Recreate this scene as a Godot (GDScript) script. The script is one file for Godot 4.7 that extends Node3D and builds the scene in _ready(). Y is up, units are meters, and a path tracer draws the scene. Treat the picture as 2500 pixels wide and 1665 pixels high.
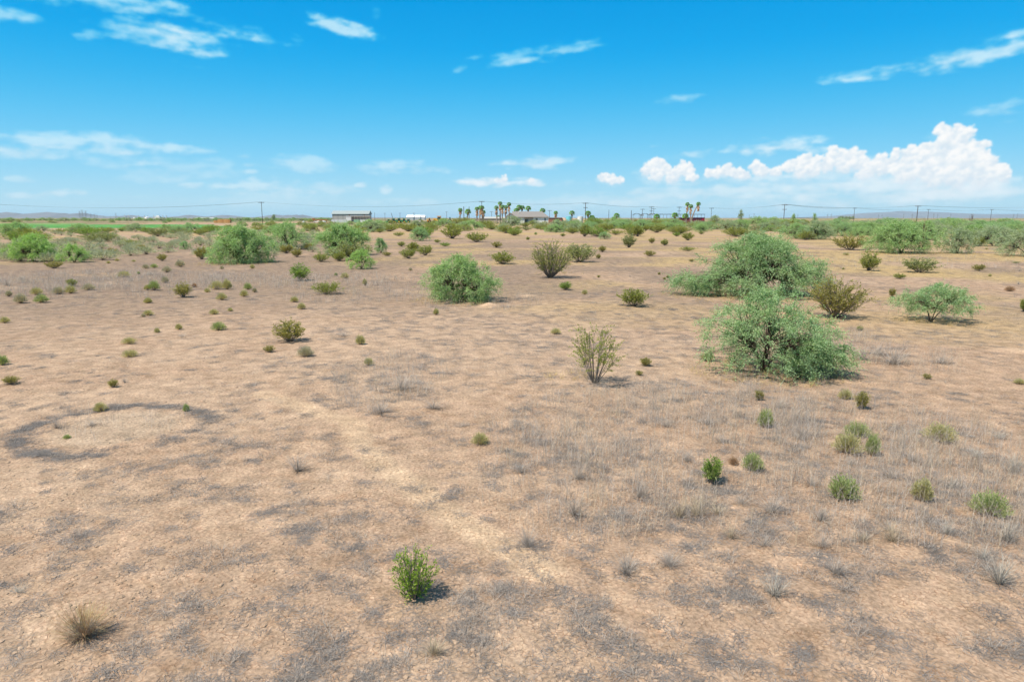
extends Node3D
# A flat stretch of Sonoran desert seen from a hovering camera: mesquite, creosote, dry grass, a far farmstead and a power line.

const POLES := [
	[-134.08, -372.0, 11.59, 1, 0.17, "lone dark utility pole rising behind the dome-shaped mesquite at the left"],
	[-16.18, -372.0, 12.02, 1, 0.16, "tall utility pole standing among the cluster of four palms"],
	[39.38, -372.0, 11.17, 2, 0.19, "tall utility pole with transformers just right of the white water tank"],
	[86.27, -430.0, 10.03, 2, 0.16, "utility pole with a wide crossarm and transformers over the dark shade roofs"],
	[108.35, -450.0, 10.24, 2, 0.16, "utility pole with two crossarms left of the three tall palms"],
	[137.93, -480.0, 10.02, 1, 0.15, "single-arm utility pole just right of the three tall palms"],
	[145.98, -372.0, 10.31, 2, 0.19, "double-arm utility pole above the largest mesquite mound's right shoulder"],
	[256.6, -520.0, 10.58, 1, 0.16, "single-arm utility pole between the two double-arm poles at the right"],
	[217.4, -372.0, 9.66, 1, 0.22, "thick dark utility pole over the big light green mesquite"],
	[336.15, -560.0, 10.02, 1, 0.16, "thin single-arm utility pole close right of the thick dark one"],
	[386.95, -560.0, 10.02, 1, 0.16, "thin single-arm utility pole nearest the right edge"],
	[97.7, -520.0, 9.83, 1, 0.2, "slender utility pole left of the transformer pole by the shade roofs"],
	[114.44, -560.0, 10.67, 1, 0.16, "slender utility pole just right of the transformer pole by the shade roofs"],
	[67.02, -480.0, 8.77, 0, 0.16, "short plain pole with a small lamp between the white tank and the pipe fence"],
	[72.26, -420.0, 7.71, 0, 0.2, "bare grey post standing at the left end of the shade roofs"],
	[28.19, -520.0, 8.93, 1, 0.16, "thin utility pole behind the right end of the white house"],
	[-25.84, -372.0, 9.23, 0, 0.2, "bare thick post beside the leftmost palm"],
	[-23.49, -380.0, 9.36, 0, 0.17, "bare post behind the bushy second palm"],
	[-18.27, -620.0, 8.95, 1, 0.15, "distant utility pole between the palm clusters above the white roof"],
	[-138.66, -700.0, 8.48, 0, 0.2, "bare post behind the white pickup"],
	[-165.04, -900.0, 9.47, 1, 0.2, "far utility pole left of the drill mast"],
	[-145.4, -900.0, 9.47, 1, 0.2, "far utility pole right of the drill mast"],
	[-127.36, -900.0, 9.47, 1, 0.2, "far utility pole between the two white peaked roofs"],
	[-84.88, -900.0, 11.03, 1, 0.2, "far utility pole above the orange machines"],
]
const PALMS := [
	[-29.65, -395.0, 8.92, "b", "lone stubby palm at the left of all palms, dead fronds under a small crown"],
	[-25.36, -395.0, 8.47, "g", "bushy palm with a thick shaggy trunk, second from the left"],
	[-20.0, -395.0, 9.61, "s", "left palm of the cluster of four around the tall utility pole"],
	[-18.6, -400.0, 10.38, "s", "second palm of the cluster of four around the tall utility pole"],
	[-16.84, -392.0, 10.24, "s", "third palm of the cluster of four, in front of the tall utility pole"],
	[-16.37, -397.0, 7.8, "b", "short drooping palm, right one of the cluster of four"],
	[-8.6, -395.0, 10.29, "s", "shortest left palm of the group of three beside the white house"],
	[-6.78, -398.0, 12.64, "s", "tallest middle palm of the group of three beside the white house"],
	[-5.59, -396.0, 10.77, "s", "right palm of the group of three beside the white house"],
	[-3.73, -396.0, 10.54, "s", "left palm of the pair touching the left end of the house roof"],
	[-1.64, -399.0, 12.2, "s", "right taller palm of the pair touching the left end of the house roof"],
	[2.56, -435.0, 9.5, "g", "small palm peeping over the left of the house roof"],
	[4.4, -440.0, 11.61, "g", "left bushy palm behind the house roof"],
	[6.24, -442.0, 11.39, "g", "second bushy palm behind the house roof"],
	[10.36, -440.0, 10.97, "g", "right bushy palm behind the house roof"],
	[18.99, -430.0, 9.43, "g", "palm rising behind the right end of the house roof"],
	[25.77, -405.0, 7.43, "b", "small palm between the house and the blue water tank"],
	[37.24, -430.0, 7.94, "g", "small palm right behind the blue water tank"],
	[44.07, -400.0, 7.49, "g", "small palm close right of the transformer pole"],
	[46.48, -400.0, 5.06, "g", "tiny palm top right of the transformer pole"],
	[60.14, -400.0, 6.22, "g", "small thin palm alone left of the pipe fence"],
	[81.18, -390.0, 5.69, "g", "low palm in front of the shade roofs"],
	[91.5, -390.0, 6.48, "g", "low palm left of the double-arm pole"],
	[97.5, -390.0, 6.03, "g", "low palm at the foot of the three tall palms"],
	[99.4, -395.0, 12.11, "s", "left one of the three tall palms on the right"],
	[101.0, -392.0, 10.92, "s", "middle shorter one of the three tall palms on the right"],
	[104.3, -396.0, 12.36, "l", "right leaning one of the three tall palms on the right"],
	[-10.43, -520.0, 5.31, "g", "round green palm top behind the long white roof"],
]
const WISPS := [
	[-28.03, 13.94, 17.19, 1.86, -5.0, 0.75],
	[-34.64, 12.51, 3.09, 0.82, -3.0, 0.7],
	[-26.78, 12.57, 4.81, 1.79, -4.0, 0.65],
	[-24.37, 11.67, 4.81, 1.24, -3.0, 0.8],
	[-30.12, 11.99, 1.72, 0.55, 0.0, 0.5],
	[-28.95, 12.07, 0.96, 0.34, 0.0, 0.5],
	[-24.42, 12.7, 2.75, 0.96, -6.0, 0.4],
	[-13.0, 14.12, 4.47, 1.24, -10.0, 0.85],
	[-10.64, 15.21, 0.96, 0.55, 0.0, 0.4],
	[-31.58, 4.73, 14.44, 1.44, 1.0, 0.65],
	[-34.64, 4.3, 5.5, 0.89, 1.0, 0.5],
	[-26.34, 3.76, 8.25, 1.79, -2.0, 0.35],
	[-20.69, 4.62, 2.2, 0.48, 0.0, 0.6],
	[-20.3, 3.94, 2.54, 0.48, 0.0, 0.6],
	[-20.48, 3.42, 1.03, 0.27, 0.0, 0.5],
	[-16.7, 4.05, 5.16, 0.96, -2.0, 0.5],
	[-8.78, 3.92, 7.56, 0.82, 1.0, 0.55],
	[-19.38, 2.06, 6.53, 1.31, 0.0, 0.55],
	[-14.77, 2.3, 5.16, 0.96, 0.0, 0.45],
	[-12.22, 2.58, 0.82, 0.41, 0.0, 0.6],
	[-10.3, 2.24, 0.89, 0.55, 0.0, 0.6],
	[-24.63, 2.31, 1.86, 0.41, 0.0, 0.5],
	[-33.73, 1.6, 2.2, 0.62, 4.0, 0.7],
	[-35.39, 1.4, 1.86, 0.34, 0.0, 0.5],
	[-31.99, 1.74, 1.03, 0.34, 0.0, 0.5],
	[-35.06, 2.48, 1.51, 0.41, 0.0, 0.4],
	[1.67, 4.39, 6.19, 0.96, 0.0, 0.75],
	[-1.84, 2.9, 5.5, 0.69, 0.0, 0.95],
	[-2.18, 2.83, 4.47, 0.48, 0.0, 0.9],
	[1.54, 2.83, 2.27, 0.62, 0.0, 0.95],
	[2.92, 12.65, 11.0, 0.89, 7.0, 0.6],
	[0.33, 11.99, 3.09, 0.34, 7.0, 0.5],
	[-4.23, 11.42, 0.96, 0.34, 15.0, 0.4],
	[31.95, 10.57, 13.06, 1.17, 5.0, 0.85],
	[34.85, 11.58, 1.72, 0.34, 4.0, 0.7],
	[13.22, 9.02, 3.02, 0.52, 3.0, 0.6],
	[34.79, 7.09, 3.78, 0.65, 5.0, 0.6],
	[34.67, 6.18, 2.41, 0.38, 0.0, 0.35],
	[20.51, 5.25, 6.53, 1.17, 1.0, 0.85],
	[14.12, 4.88, 3.71, 0.48, 3.0, 0.6],
	[11.31, 5.59, 1.03, 0.24, 0.0, 0.5],
	[11.61, 1.88, 8.94, 1.03, 0.0, 0.5],
	[17.86, 2.33, 8.25, 1.51, 0.0, 0.5],
	[26.48, 2.07, 11.69, 1.86, 0.0, 0.6],
	[34.01, 1.64, 8.94, 1.17, 0.0, 0.5],
	[5.35, 2.63, 3.09, 0.48, 0.0, 0.4],
	[-0.67, 1.06, 17.19, 0.89, 0.0, 0.25],
	[20.93, 1.05, 24.06, 0.89, 0.0, 0.35],
	[8.36, 1.44, 13.75, 0.76, 0.0, 0.3],
	[16.35, 1.84, 10.31, 1.03, 0.0, 0.5],
	[23.14, 2.43, 8.94, 1.03, 0.0, 0.55],
	[30.39, 1.77, 14.44, 1.37, 0.0, 0.5],
	[34.42, 2.07, 6.87, 0.89, 0.0, 0.4],
	[-17.92, 1.26, 17.19, 0.76, 0.0, 0.25],
]
const PUFFS := [
	[-0.74, 3.06, 0.309, -1.27, 3.0, 0.241],
	[1.51, 3.0, 0.241],
	[7.59, 3.13, 0.412, 8.15, 3.06, 0.447, 8.71, 2.96, 0.344, 7.16, 3.27, 0.275],
	[11.21, 3.86, 0.687, 11.91, 3.98, 0.619, 10.84, 3.61, 0.481, 12.34, 3.6, 0.481, 13.66, 3.83, 0.653, 14.09, 3.57, 0.55, 13.3, 3.52, 0.481, 11.56, 3.22, 0.55, 12.84, 3.15, 0.619, 14.42, 3.06, 0.412],
	[16.27, 3.44, 0.481, 17.03, 3.58, 0.55, 17.8, 3.38, 0.481, 15.66, 3.36, 0.344, 18.42, 3.18, 0.412],
	[19.14, 3.63, 0.584, 19.74, 3.46, 0.481, 20.62, 3.44, 0.447, 21.48, 3.67, 0.516, 22.04, 3.89, 0.687, 22.74, 4.14, 0.619, 23.32, 3.83, 0.687],
	[24.39, 4.41, 0.619, 25.07, 4.5, 0.619, 25.76, 4.3, 0.687, 26.2, 3.88, 0.825, 25.26, 3.77, 0.825, 24.16, 3.8, 0.756, 23.07, 3.45, 0.619, 26.66, 3.17, 0.619, 22.23, 3.29, 0.55],
	[31.49, 5.76, 0.687, 32.08, 5.78, 0.619, 32.58, 5.42, 0.687, 31.83, 5.17, 0.825, 32.48, 4.84, 0.962, 33.15, 4.38, 0.756, 31.8, 4.44, 0.962, 31.16, 4.14, 0.825, 32.67, 3.86, 1.1, 30.46, 4.29, 0.756, 29.85, 4.42, 0.619, 29.28, 4.39, 0.55, 28.63, 4.59, 0.309, 33.46, 3.67, 0.894, 34.12, 3.26, 0.825, 34.56, 2.93, 0.687, 35.03, 2.7, 0.481, 33.41, 2.96, 0.962, 32.33, 3.17, 1.169, 31.11, 3.37, 1.1, 29.97, 3.64, 1.031, 28.96, 3.67, 0.894, 28.07, 3.59, 0.825, 27.42, 3.5, 0.687, 29.4, 2.98, 0.962, 30.8, 2.77, 0.894, 32.27, 2.62, 0.894, 33.92, 2.52, 0.687],
]
const LITTER_ZONES := [
	[3.59, -10.02, 3.43, 3.6, 0.22],
	[5.11, -8.48, 1.27, 2.71, 0.14],
	[-2.41, -12.98, 1.17, 2.27, 0.3],
	[-4.33, -13.58, 1.39, 2.13, 0.22],
	[-3.75, -9.02, 1.09, 1.93, 0.08],
	[-0.51, -5.33, 1.2, 0.75, 0.06],
	[4.46, -17.58, 4.96, 4.98, 0.1],
	[-1.09, -19.34, 2.73, 5.35, 0.16],
	[2.21, -14.8, 1.77, 2.51, 0.12],
	[-22.38, -41.31, 7.07, 9.11, 0.2],
	[-21.29, -33.29, 3.1, 6.05, 0.25],
	[4.84, -37.0, 5.81, 13.42, 0.05],
	[-7.35, -13.4, 2.86, 1.41, -0.25],
	[-11.29, -18.92, 3.39, 2.71, -0.2],
	[-1.35, -8.02, 1.0, 0.93, -0.12],
	[0.0, -6.64, 0.64, 0.56, -0.18],
	[0.76, -4.6, 0.91, 0.29, -0.1],
]
const STALK_ZONES := [
	[3.53, -9.44, 3.48, 2.85, 1500],
	[5.02, -8.4, 1.3, 2.08, 500],
	[0.75, -8.22, 1.0, 1.63, 260],
	[9.02, -16.43, 1.13, 2.32, 260],
	[6.8, -14.57, 1.77, 1.65, 120],
	[-2.42, -13.4, 0.97, 2.08, 160],
	[3.4, -11.07, 1.7, 1.22, 200],
	[-23.25, -35.18, 3.91, 5.66, 480],
	[-17.9, -34.74, 4.53, 4.02, 300],
	[-17.77, -29.7, 4.44, 2.32, 140],
	[-13.38, -34.74, 3.29, 4.02, 220],
	[-8.64, -34.64, 3.29, 3.57, 200],
	[21.98, -51.57, 2.71, 7.72, 80],
	[31.61, -51.29, 6.02, 6.72, 100],
	[-5.9, -28.16, 2.86, 2.38, 160],
	[-1.56, -26.15, 2.34, 2.57, 100],
	[14.13, -32.32, 2.32, 1.96, 60],
	[-6.4, -10.33, 1.15, 0.86, 40],
]
const TRAIL := [Vector2(-4.63, -12.29), Vector2(-3.40, -11.19), Vector2(-2.57, -10.48), Vector2(-2.15, -9.38), Vector2(-1.66, -8.48), Vector2(-1.25, -7.92), Vector2(-0.83, -7.26), Vector2(-0.43, -6.74), Vector2(-0.08, -6.33), Vector2(0.30, -5.84)]
const RING := Vector2(-6.14, -10.16)
const SITES := {
	"barn": [-161.12, -128.24, 9.49, -620.0],
	"barn_eave": [-155.95, -128.34, 6.8, -620.0],
	"open_shed": [-134.16, -114.99, 4.76, -560.0],
	"pale_wall": [-125.31, -113.68, 2.03, -480.0],
	"white_wall": [-106.63, -98.91, 1.93, -484.0],
	"green_box": [-109.25, -105.58, 2.09, -478.0],
	"orange_frame": [-135.7, -124.88, 2.79, -470.0],
	"white_tank_small": [-121.7, -120.61, 1.42, -402.0],
	"pickup": [-85.35, -79.87, 1.57, -430.0],
	"machine_a": [-80.55, -77.43, 2.43, -440.0],
	"machine_b": [-78.74, -75.05, 2.94, -446.0],
	"machine_c": [-74.63, -70.98, 3.15, -442.0],
	"machine_d": [-72.21, -68.77, 2.94, -448.0],
	"machine_e": [-68.23, -64.84, 2.56, -441.0],
	"loader_a": [-57.71, -55.22, 3.2, -470.0],
	"loader_b": [-63.77, -56.5, 4.76, -560.0],
	"teal_box": [-48.19, -45.73, 3.8, -520.0],
	"peak_a": [-167.42, -156.72, 7.67, -1100.0],
	"peak_b": [-157.92, -148.67, 7.56, -1120.0],
	"peak_c": [-154.66, -146.45, 7.58, -1160.0],
	"long_roof": [-20.51, -3.64, 3.97, -440.0],
	"tan_house": [-26.09, -20.32, 3.74, -425.0],
	"red_wall": [23.91, 32.41, 3.46, -450.0],
	"tank_blue": [31.9, 35.22, 4.15, -408.0],
	"tank_white": [38.52, 41.89, 4.15, -408.0],
	"sail_a": [81.76, 87.03, 6.09, -470.0],
	"sail_b": [87.31, 92.57, 6.09, -470.0],
	"sail_c": [92.57, 97.56, 6.09, -470.0],
	"carport": [99.65, 133.62, 5.82, -480.0],
	"maroon": [104.58, 119.55, 3.45, -430.0],
	"hay": [-191.16, -180.67, 2.3, -444.0],
	"white_hut": [-402.91, -394.4, 1.21, -900.0],
	"white_shed_a": [-1052.28, -1014.26, 3.73, -2300.0],
	"white_shed_b": [-1012.95, -977.64, 3.2, -2300.0],
	"trailer": [16.88, 20.06, 0.91, -414.0],
	"table": [15.13, 16.72, 0.85, -413.0],
	"mast": [-157.07, -154.41, 9.73, -900.0],
}
const RIDGE_LEFT := [Vector3(-14378, 61, -12500), Vector3(-13339, 97, -12500), Vector3(-12312, 69, -12500), Vector3(-11419, 119, -12500), Vector3(-10541, 83, -12500), Vector3(-9873, 112, -12500), Vector3(-9213, 87, -12500), Vector3(-9116, 111, -12500), Vector3(-9061, 106, -12500), Vector3(-8997, 92, -12500), Vector3(-8959, 97, -12500), Vector3(-8906, 69, -12500), Vector3(-8840, 71, -12500), Vector3(-8773, 83, -12500), Vector3(-8700, 60, -12500), Vector3(-8568, 69, -12500), Vector3(-8499, 97, -12500), Vector3(-8347, 106, -12500), Vector3(-8227, 92, -12500), Vector3(-8049, 87, -12500), Vector3(-7921, 60, -12500), Vector3(-7853, 74, -12500), Vector3(-7776, 97, -12500), Vector3(-7692, 92, -12500), Vector3(-7603, 41, -12500), Vector3(-7434, 41, -12500), Vector3(-7295, 27, -12500), Vector3(-7152, 41, -12500), Vector3(-7095, 33, -12500), Vector3(-7004, 43, -12500), Vector3(-6872, 53, -12500), Vector3(-6754, 38, -12500), Vector3(-6605, 23, -12500), Vector3(-6395, 13, -12500), Vector3(-6174, 19, -12500), Vector3(-6053, 33, -12500), Vector3(-5923, 28, -12500), Vector3(-5850, 58, -12500), Vector3(-5750, 53, -12500), Vector3(-5682, 33, -12500), Vector3(-5452, 23, -12500), Vector3(-5351, 33, -12500), Vector3(-5250, 38, -12500), Vector3(-5219, 58, -12500), Vector3(-5099, 53, -12500), Vector3(-5030, 33, -12500), Vector3(-4801, 19, -12500), Vector3(-4608, 17, -12500), Vector3(-4355, 48, -12500), Vector3(-4260, 66, -12500), Vector3(-4199, 45, -12500), Vector3(-4118, 35, -12500), Vector3(-4041, 60, -12500), Vector3(-3980, 42, -12500), Vector3(-3885, 65, -12500), Vector3(-3823, 53, -12500), Vector3(-3778, 63, -12500), Vector3(-3692, 26, -12500), Vector3(-3480, 17, -12500), Vector3(-3173, 14, -12500), Vector3(-2730, 25, -12500), Vector3(-2361, 14, -12500), Vector3(-1845, 10, -12500)]
const RIDGE_RIGHT := [Vector3(8264, 21, -20000), Vector3(9322, 67, -20000), Vector3(10025, 131, -20000), Vector3(10611, 166, -20000), Vector3(11256, 200, -20000), Vector3(11611, 189, -20000), Vector3(11928, 197, -20000), Vector3(12380, 166, -20000), Vector3(13210, 125, -20000), Vector3(14155, 108, -20000), Vector3(15449, 137, -20000), Vector3(17104, 113, -20000), Vector3(19473, 55, -20000)]
const RIDGE_LOW := [Vector3(4781, 14, -18000), Vector3(5842, 50, -18000), Vector3(6903, 66, -18000), Vector3(7966, 55, -18000), Vector3(9026, 76, -18000), Vector3(10620, 66, -18000), Vector3(12210, 87, -18000), Vector3(14331, 108, -18000), Vector3(16463, 55, -18000)]
const PYLONS := [[-1870, -3000, 32.8], [-1859, -3000, 38.0], [-1844, -3000, 34.5], [-1945, -3200, 23.6], [-1927, -3200, 21.8], [-1976, -3300, 20.4], [-1714, -3000, 24.1], [-2244, -3200, 8.8], [-2120, -3600, 13.7], [-2086, -3600, 11.6], [1386, -3400, 21.0], [1402, -3400, 21.0], [1548, -3400, 22.9], [1566, -3400, 22.9], [1746, -3300, 18.5], [1762, -3300, 18.5], [2069, -3400, 24.9], [2087, -3400, 22.9], [2171, -3000, 20.6], [2187, -3000, 22.4], [2215, -3500, 23.5], [1808, -3200, 21.8], [1848, -3200, 21.8], [1232, -3600, 19.9], [1222, -3500, 25.5]]
const STACKS := [[-1452, -2600, 15.3], [-1439, -2600, 13.8], [-1416, -2600, 12.3], [-1402, -2600, 12.3], [-1379, -2600, 13.8], [-1367, -2600, 12.3], [-1344, -2600, 13.8], [-1331, -2600, 13.8], [-1310, -2600, 13.0], [-1297, -2600, 13.0]]
const PLANT_TANKS := [[-1389, -2550, 4.4, 4.6], [-1343, -2550, 6.8, 8.4]]
const PLANTS := [
	["mesquite", -35.85, -51.39, 4.14, 2.14, "bright", "rounded bright green mesquite tree with a short dark trunk, leftmost of the big trees"],
	["mesquite", -31.77, -49.71, 2.53, 1.50, "bright", "small umbrella-shaped bright green mesquite beside the leftmost big tree"],
	["mesquite", -19.69, -49.71, 5.75, 2.92, "green", "large dense dome-shaped mesquite whose crown touches the ground, left of centre"],
	["mesquite", -22.91, -70.53, 4.93, 3.09, "green", "big spreading mesquite just right of the dense dome-shaped one, dark gap in its side"],
	["mesquite", -14.74, -59.92, 5.45, 2.96, "green", "wide twin-topped mesquite standing before the grey barn"],
	["mesquite", -9.57, -43.48, 2.21, 1.37, "bright", "small flat-topped mesquite on two thin dark trunks, in front of the twin-topped one"],
	["mesquite", -12.16, -63.76, 1.45, 1.43, "blue", "slim young bluish mesquite right of the flat-topped two-trunked one"],
	["mesquite", -13.14, -98.27, 3.43, 2.19, "blue", "small round bluish-green mesquite on the bare flat, left of the palm trees"],
	["mesquite", -2.06, -26.81, 3.51, 1.94, "green", "broad feathery green mesquite with a low dark base, standing alone near the centre"],
	["mesquite", 10.09, -28.92, 7.04, 2.89, "blue", "largest mesquite, a spreading blue-green mound with a long low arm to its left"],
	["mesquite", 5.39, -14.30, 3.30, 1.88, "blue", "blue-green mesquite with dark bare branches showing, nearest tree to the camera"],
	["mesquite", 13.21, -21.31, 2.72, 1.33, "blue", "small wide mesquite on a forked dark leaning trunk, alone at the right"],
	["mesquite", 36.07, -63.76, 6.80, 3.15, "green", "big light green mesquite with a dark trunk and shaded hollow, far right"],
	["mesquite", 40.69, -62.75, 3.40, 2.50, "grey", "greyer mesquite leaning against the right side of the big light green one"],
	["mesquite", 46.09, -103.34, 5.22, 3.12, "grey", "olive-grey mesquite behind the largest mound, right of it"],
	["mesquite", 67.21, -130.15, 4.98, 2.69, "green", "mid-green mesquite behind the round creosote bush on the right flat"],
	["mesquite", 75.47, -108.96, 8.92, 2.60, "blue", "wide green mesquite at the back, near the right edge"],
	["mesquite", 43.77, -58.17, 5.50, 2.42, "grey", "dark olive mesquite cut off by the right edge of the picture"],
	["mesquite", -99.76, -139.17, 6.78, 2.65, "green", "medium green mesquite tree behind the leftmost big tree, nearest one"],
	["mesquite", -99.04, -134.51, 5.15, 2.24, "green", "medium green mesquite tree behind the leftmost big tree, second away"],
	["mesquite", -105.77, -155.29, 4.05, 1.60, "grey", "small grey mesquite tree behind the leftmost big tree"],
	["mesquite", -96.89, -155.29, 7.29, 2.09, "green", "small green mesquite tree left of the green field"],
	["mesquite", -88.02, -161.52, 5.34, 2.18, "grey", "small grey mesquite tree right of the green field"],
	["mesquite", -92.19, -183.62, 3.51, 1.75, "green", "small green mesquite tree right of the green field"],
	["mesquite", -67.26, -139.17, 5.33, 1.88, "blue", "small blue-green mesquite tree left of the hay stack"],
	["mesquite", -69.59, -149.52, 5.20, 2.37, "blue", "medium blue-green mesquite tree left of the hay stack"],
	["mesquite", -33.54, -70.53, 1.60, 0.96, "blue", "small blue-green mesquite tree in front of the hay stack"],
	["mesquite", -26.80, -269.53, 8.89, 3.33, "green", "small green mesquite tree right of the round bluish mesquite"],
	["mesquite", 0.07, -269.53, 9.36, 4.26, "grey", "silvery grey-green mesquite standing before the left end of the white house"],
	["mesquite", -44.85, -130.15, 5.89, 2.07, "green", "medium green mesquite tree in front of the left lone pole"],
	["mesquite", 14.26, -106.08, 2.22, 1.18, "blue", "small blue-green mesquite tree in front of the pipe fence"],
	["mesquite", 107.71, -367.67, 8.29, 5.11, "grey", "small grey mesquite tree right of the tall right-hand palms"],
	["mesquite", 46.15, -311.05, 8.64, 3.93, "green", "small green mesquite tree left of the pipe fence"],
	["mesquite", 150.83, -237.76, 14.87, 3.57, "green", "medium green mesquite tree right of the tallest pole on the right"],
	["mesquite", 147.22, -311.05, 14.04, 3.35, "blue", "small blue-green mesquite tree behind the fanned brown-olive creosote"],
	["mesquite", 169.72, -311.05, 11.88, 3.69, "blue", "small blue-green mesquite tree left of the tallest pole on the right"],
	["mesquite", 191.73, -269.53, 11.70, 3.33, "green", "small green mesquite tree right of the tallest pole on the right"],
	["mesquite", 110.15, -149.52, 6.76, 2.37, "green", "medium green mesquite tree behind the rusty dome shrub"],
	["mesquite", 117.22, -311.05, 11.88, 3.93, "green", "small green mesquite tree right of the tall right-hand palms, second away"],
	["mesquite", 81.71, -367.67, 12.76, 3.02, "green", "small green mesquite tree left of the tall right-hand palms"],
	["mesquite", 110.65, -311.05, 13.50, 4.18, "green", "small green mesquite tree right of the tall right-hand palms, nearest one"],
	["creosote", -36.63, -62.75, 1.17, 0.60, "brown", "small brownish creosote bush right of the small umbrella-shaped mesquite"],
	["creosote", -43.99, -78.89, 2.42, 0.88, "olive", "small olive creosote bush in front of the green field, nearest one"],
	["creosote", -38.48, -71.03, 1.26, 0.66, "brown", "small brownish creosote bush in front of the green field"],
	["creosote", -34.84, -65.44, 1.06, 0.65, "olive", "small olive creosote bush in front of the green field, second away"],
	["creosote", -26.56, -52.06, 0.80, 0.63, "brown", "small brownish creosote bush behind the upright brown-green creosote"],
	["creosote", -29.67, -44.36, 1.05, 0.62, "brown", "low brown creosote bush in front of the two bright mesquites at the left"],
	["creosote", -13.42, -27.69, 0.75, 0.69, "brown", "upright brown-green creosote bush on the left flat among the dome shrubs"],
	["creosote", -24.19, -53.47, 1.13, 1.16, "brown", "medium brownish creosote bush left of the dense dome-shaped mesquite"],
	["creosote", -20.94, -32.38, 0.50, 0.42, "olive", "small olive creosote bush in front of the small umbrella-shaped mesquite"],
	["creosote", -98.00, -149.52, 3.37, 1.07, "olive", "small olive creosote bush behind the small umbrella-shaped mesquite"],
	["creosote", -90.13, -152.93, 3.45, 1.38, "olive", "small olive creosote bush left of the green field"],
	["creosote", -84.21, -158.97, 3.20, 1.19, "olive", "small olive creosote bush right of the green field"],
	["creosote", -58.72, -130.15, 2.73, 1.55, "olive", "small olive creosote bush left of the hay stack"],
	["creosote", -73.14, -168.27, 4.60, 1.74, "olive", "small olive creosote bush in front of the hay stack"],
	["creosote", -93.52, -165.50, 2.13, 1.18, "green", "small green creosote bush in front of the green field"],
	["creosote", -12.47, -53.47, 2.95, 1.80, "grey", "grey-stemmed creosote clump against the foot of the twin-topped mesquite"],
	["creosote", -17.81, -56.83, 0.97, 0.80, "brown", "small brownish creosote bush in front of the mesquite with a dark gap, second away"],
	["creosote", -20.94, -63.76, 1.44, 0.92, "brown", "small brownish creosote bush in front of the mesquite with a dark gap, nearest one"],
	["creosote", -20.71, -70.04, 1.08, 0.81, "brown", "small brownish creosote bush right of the mesquite with a dark gap"],
	["creosote", -11.06, -35.55, 1.13, 0.99, "green", "two-lobed bright green creosote bush between the dome-shaped mesquite and the flat-topped one"],
	["creosote", -7.91, -29.14, 1.22, 0.63, "olive", "wide olive creosote bush with one arm raised to the right, left of centre"],
	["creosote", -14.25, -51.12, 1.12, 0.68, "olive", "small olive creosote bush left of the twin-topped mesquite"],
	["creosote", -13.05, -51.79, 1.01, 0.77, "olive", "medium olive creosote bush in front of the twin-topped mesquite"],
	["creosote", -12.57, -78.28, 0.95, 0.71, "olive", "small olive creosote bush left of the round bluish mesquite"],
	["creosote", -9.72, -67.66, 1.26, 1.05, "olive", "medium olive creosote bush in front of the round bluish mesquite, nearest one"],
	["creosote", -8.34, -55.41, 1.35, 0.91, "olive", "medium olive creosote bush right of the slim young mesquite"],
	["creosote", -7.51, -59.56, 1.40, 0.97, "olive", "medium olive creosote bush in front of the round bluish mesquite, second away"],
	["creosote", -20.44, -124.51, 2.11, 0.83, "olive", "tiny olive creosote bush in front of the row of green machines"],
	["creosote", -10.68, -58.68, 0.81, 0.40, "brown", "tiny brownish creosote bush right of the slim young mesquite"],
	["creosote", -1.69, -75.32, 1.28, 0.77, "brown", "small brownish creosote bush in front of the white house"],
	["creosote", -0.70, -48.61, 1.70, 1.01, "olive", "round olive creosote bush close behind the broad feathery central mesquite"],
	["creosote", -9.86, -90.71, 0.88, 0.57, "olive", "tiny olive creosote bush right of the round bluish mesquite"],
	["creosote", -7.63, -78.28, 1.27, 0.53, "green", "tiny green creosote bush right of the round bluish mesquite"],
	["creosote", -9.36, -107.79, 3.13, 2.30, "olive", "medium olive creosote bush right of the round bluish mesquite, nearest one"],
	["creosote", -4.77, -92.81, 3.07, 1.69, "olive", "medium olive creosote bush right of the round bluish mesquite, second away"],
	["creosote", -34.96, -172.60, 4.45, 2.24, "olive", "small olive creosote bush right of the grey barn"],
	["creosote", -29.27, -165.50, 5.06, 2.07, "olive", "small olive creosote bush in front of the row of green machines"],
	["creosote", -24.74, -165.50, 5.06, 2.20, "olive", "small olive creosote bush behind the round bluish mesquite, nearest one"],
	["creosote", -29.27, -152.93, 1.85, 1.19, "olive", "small olive creosote bush left of the row of green machines"],
	["creosote", -20.24, -172.60, 5.83, 2.03, "olive", "small olive creosote bush behind the round bluish mesquite, second away"],
	["creosote", -24.28, -337.01, 14.08, 4.26, "olive", "small olive creosote bush right of the round bluish mesquite"],
	["creosote", -9.45, -246.48, 9.12, 3.00, "olive", "small olive creosote bush left of the white house, second away"],
	["creosote", -1.15, -147.33, 4.27, 1.96, "olive", "small olive creosote bush left of the white house, nearest one"],
	["creosote", 0.44, -126.07, 2.23, 1.46, "olive", "small olive creosote bush in front of the white house, third away"],
	["creosote", -52.77, -180.33, 4.35, 2.43, "olive", "small olive creosote bush behind the mesquite with a dark gap"],
	["creosote", -61.17, -168.27, 5.42, 1.74, "olive", "small olive creosote bush in front of the left lone pole"],
	["creosote", 2.06, -36.82, 2.40, 2.18, "olive", "tall grey-stemmed olive creosote bush right of centre, the largest of its kind"],
	["creosote", 4.94, -50.47, 2.21, 1.48, "grey", "smaller sparse creosote bush joined to the right of the tallest one"],
	["creosote", 2.43, -30.75, 0.58, 0.42, "green", "small olive creosote bush in front of the tallest creosote, right of the broad central mesquite"],
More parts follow.
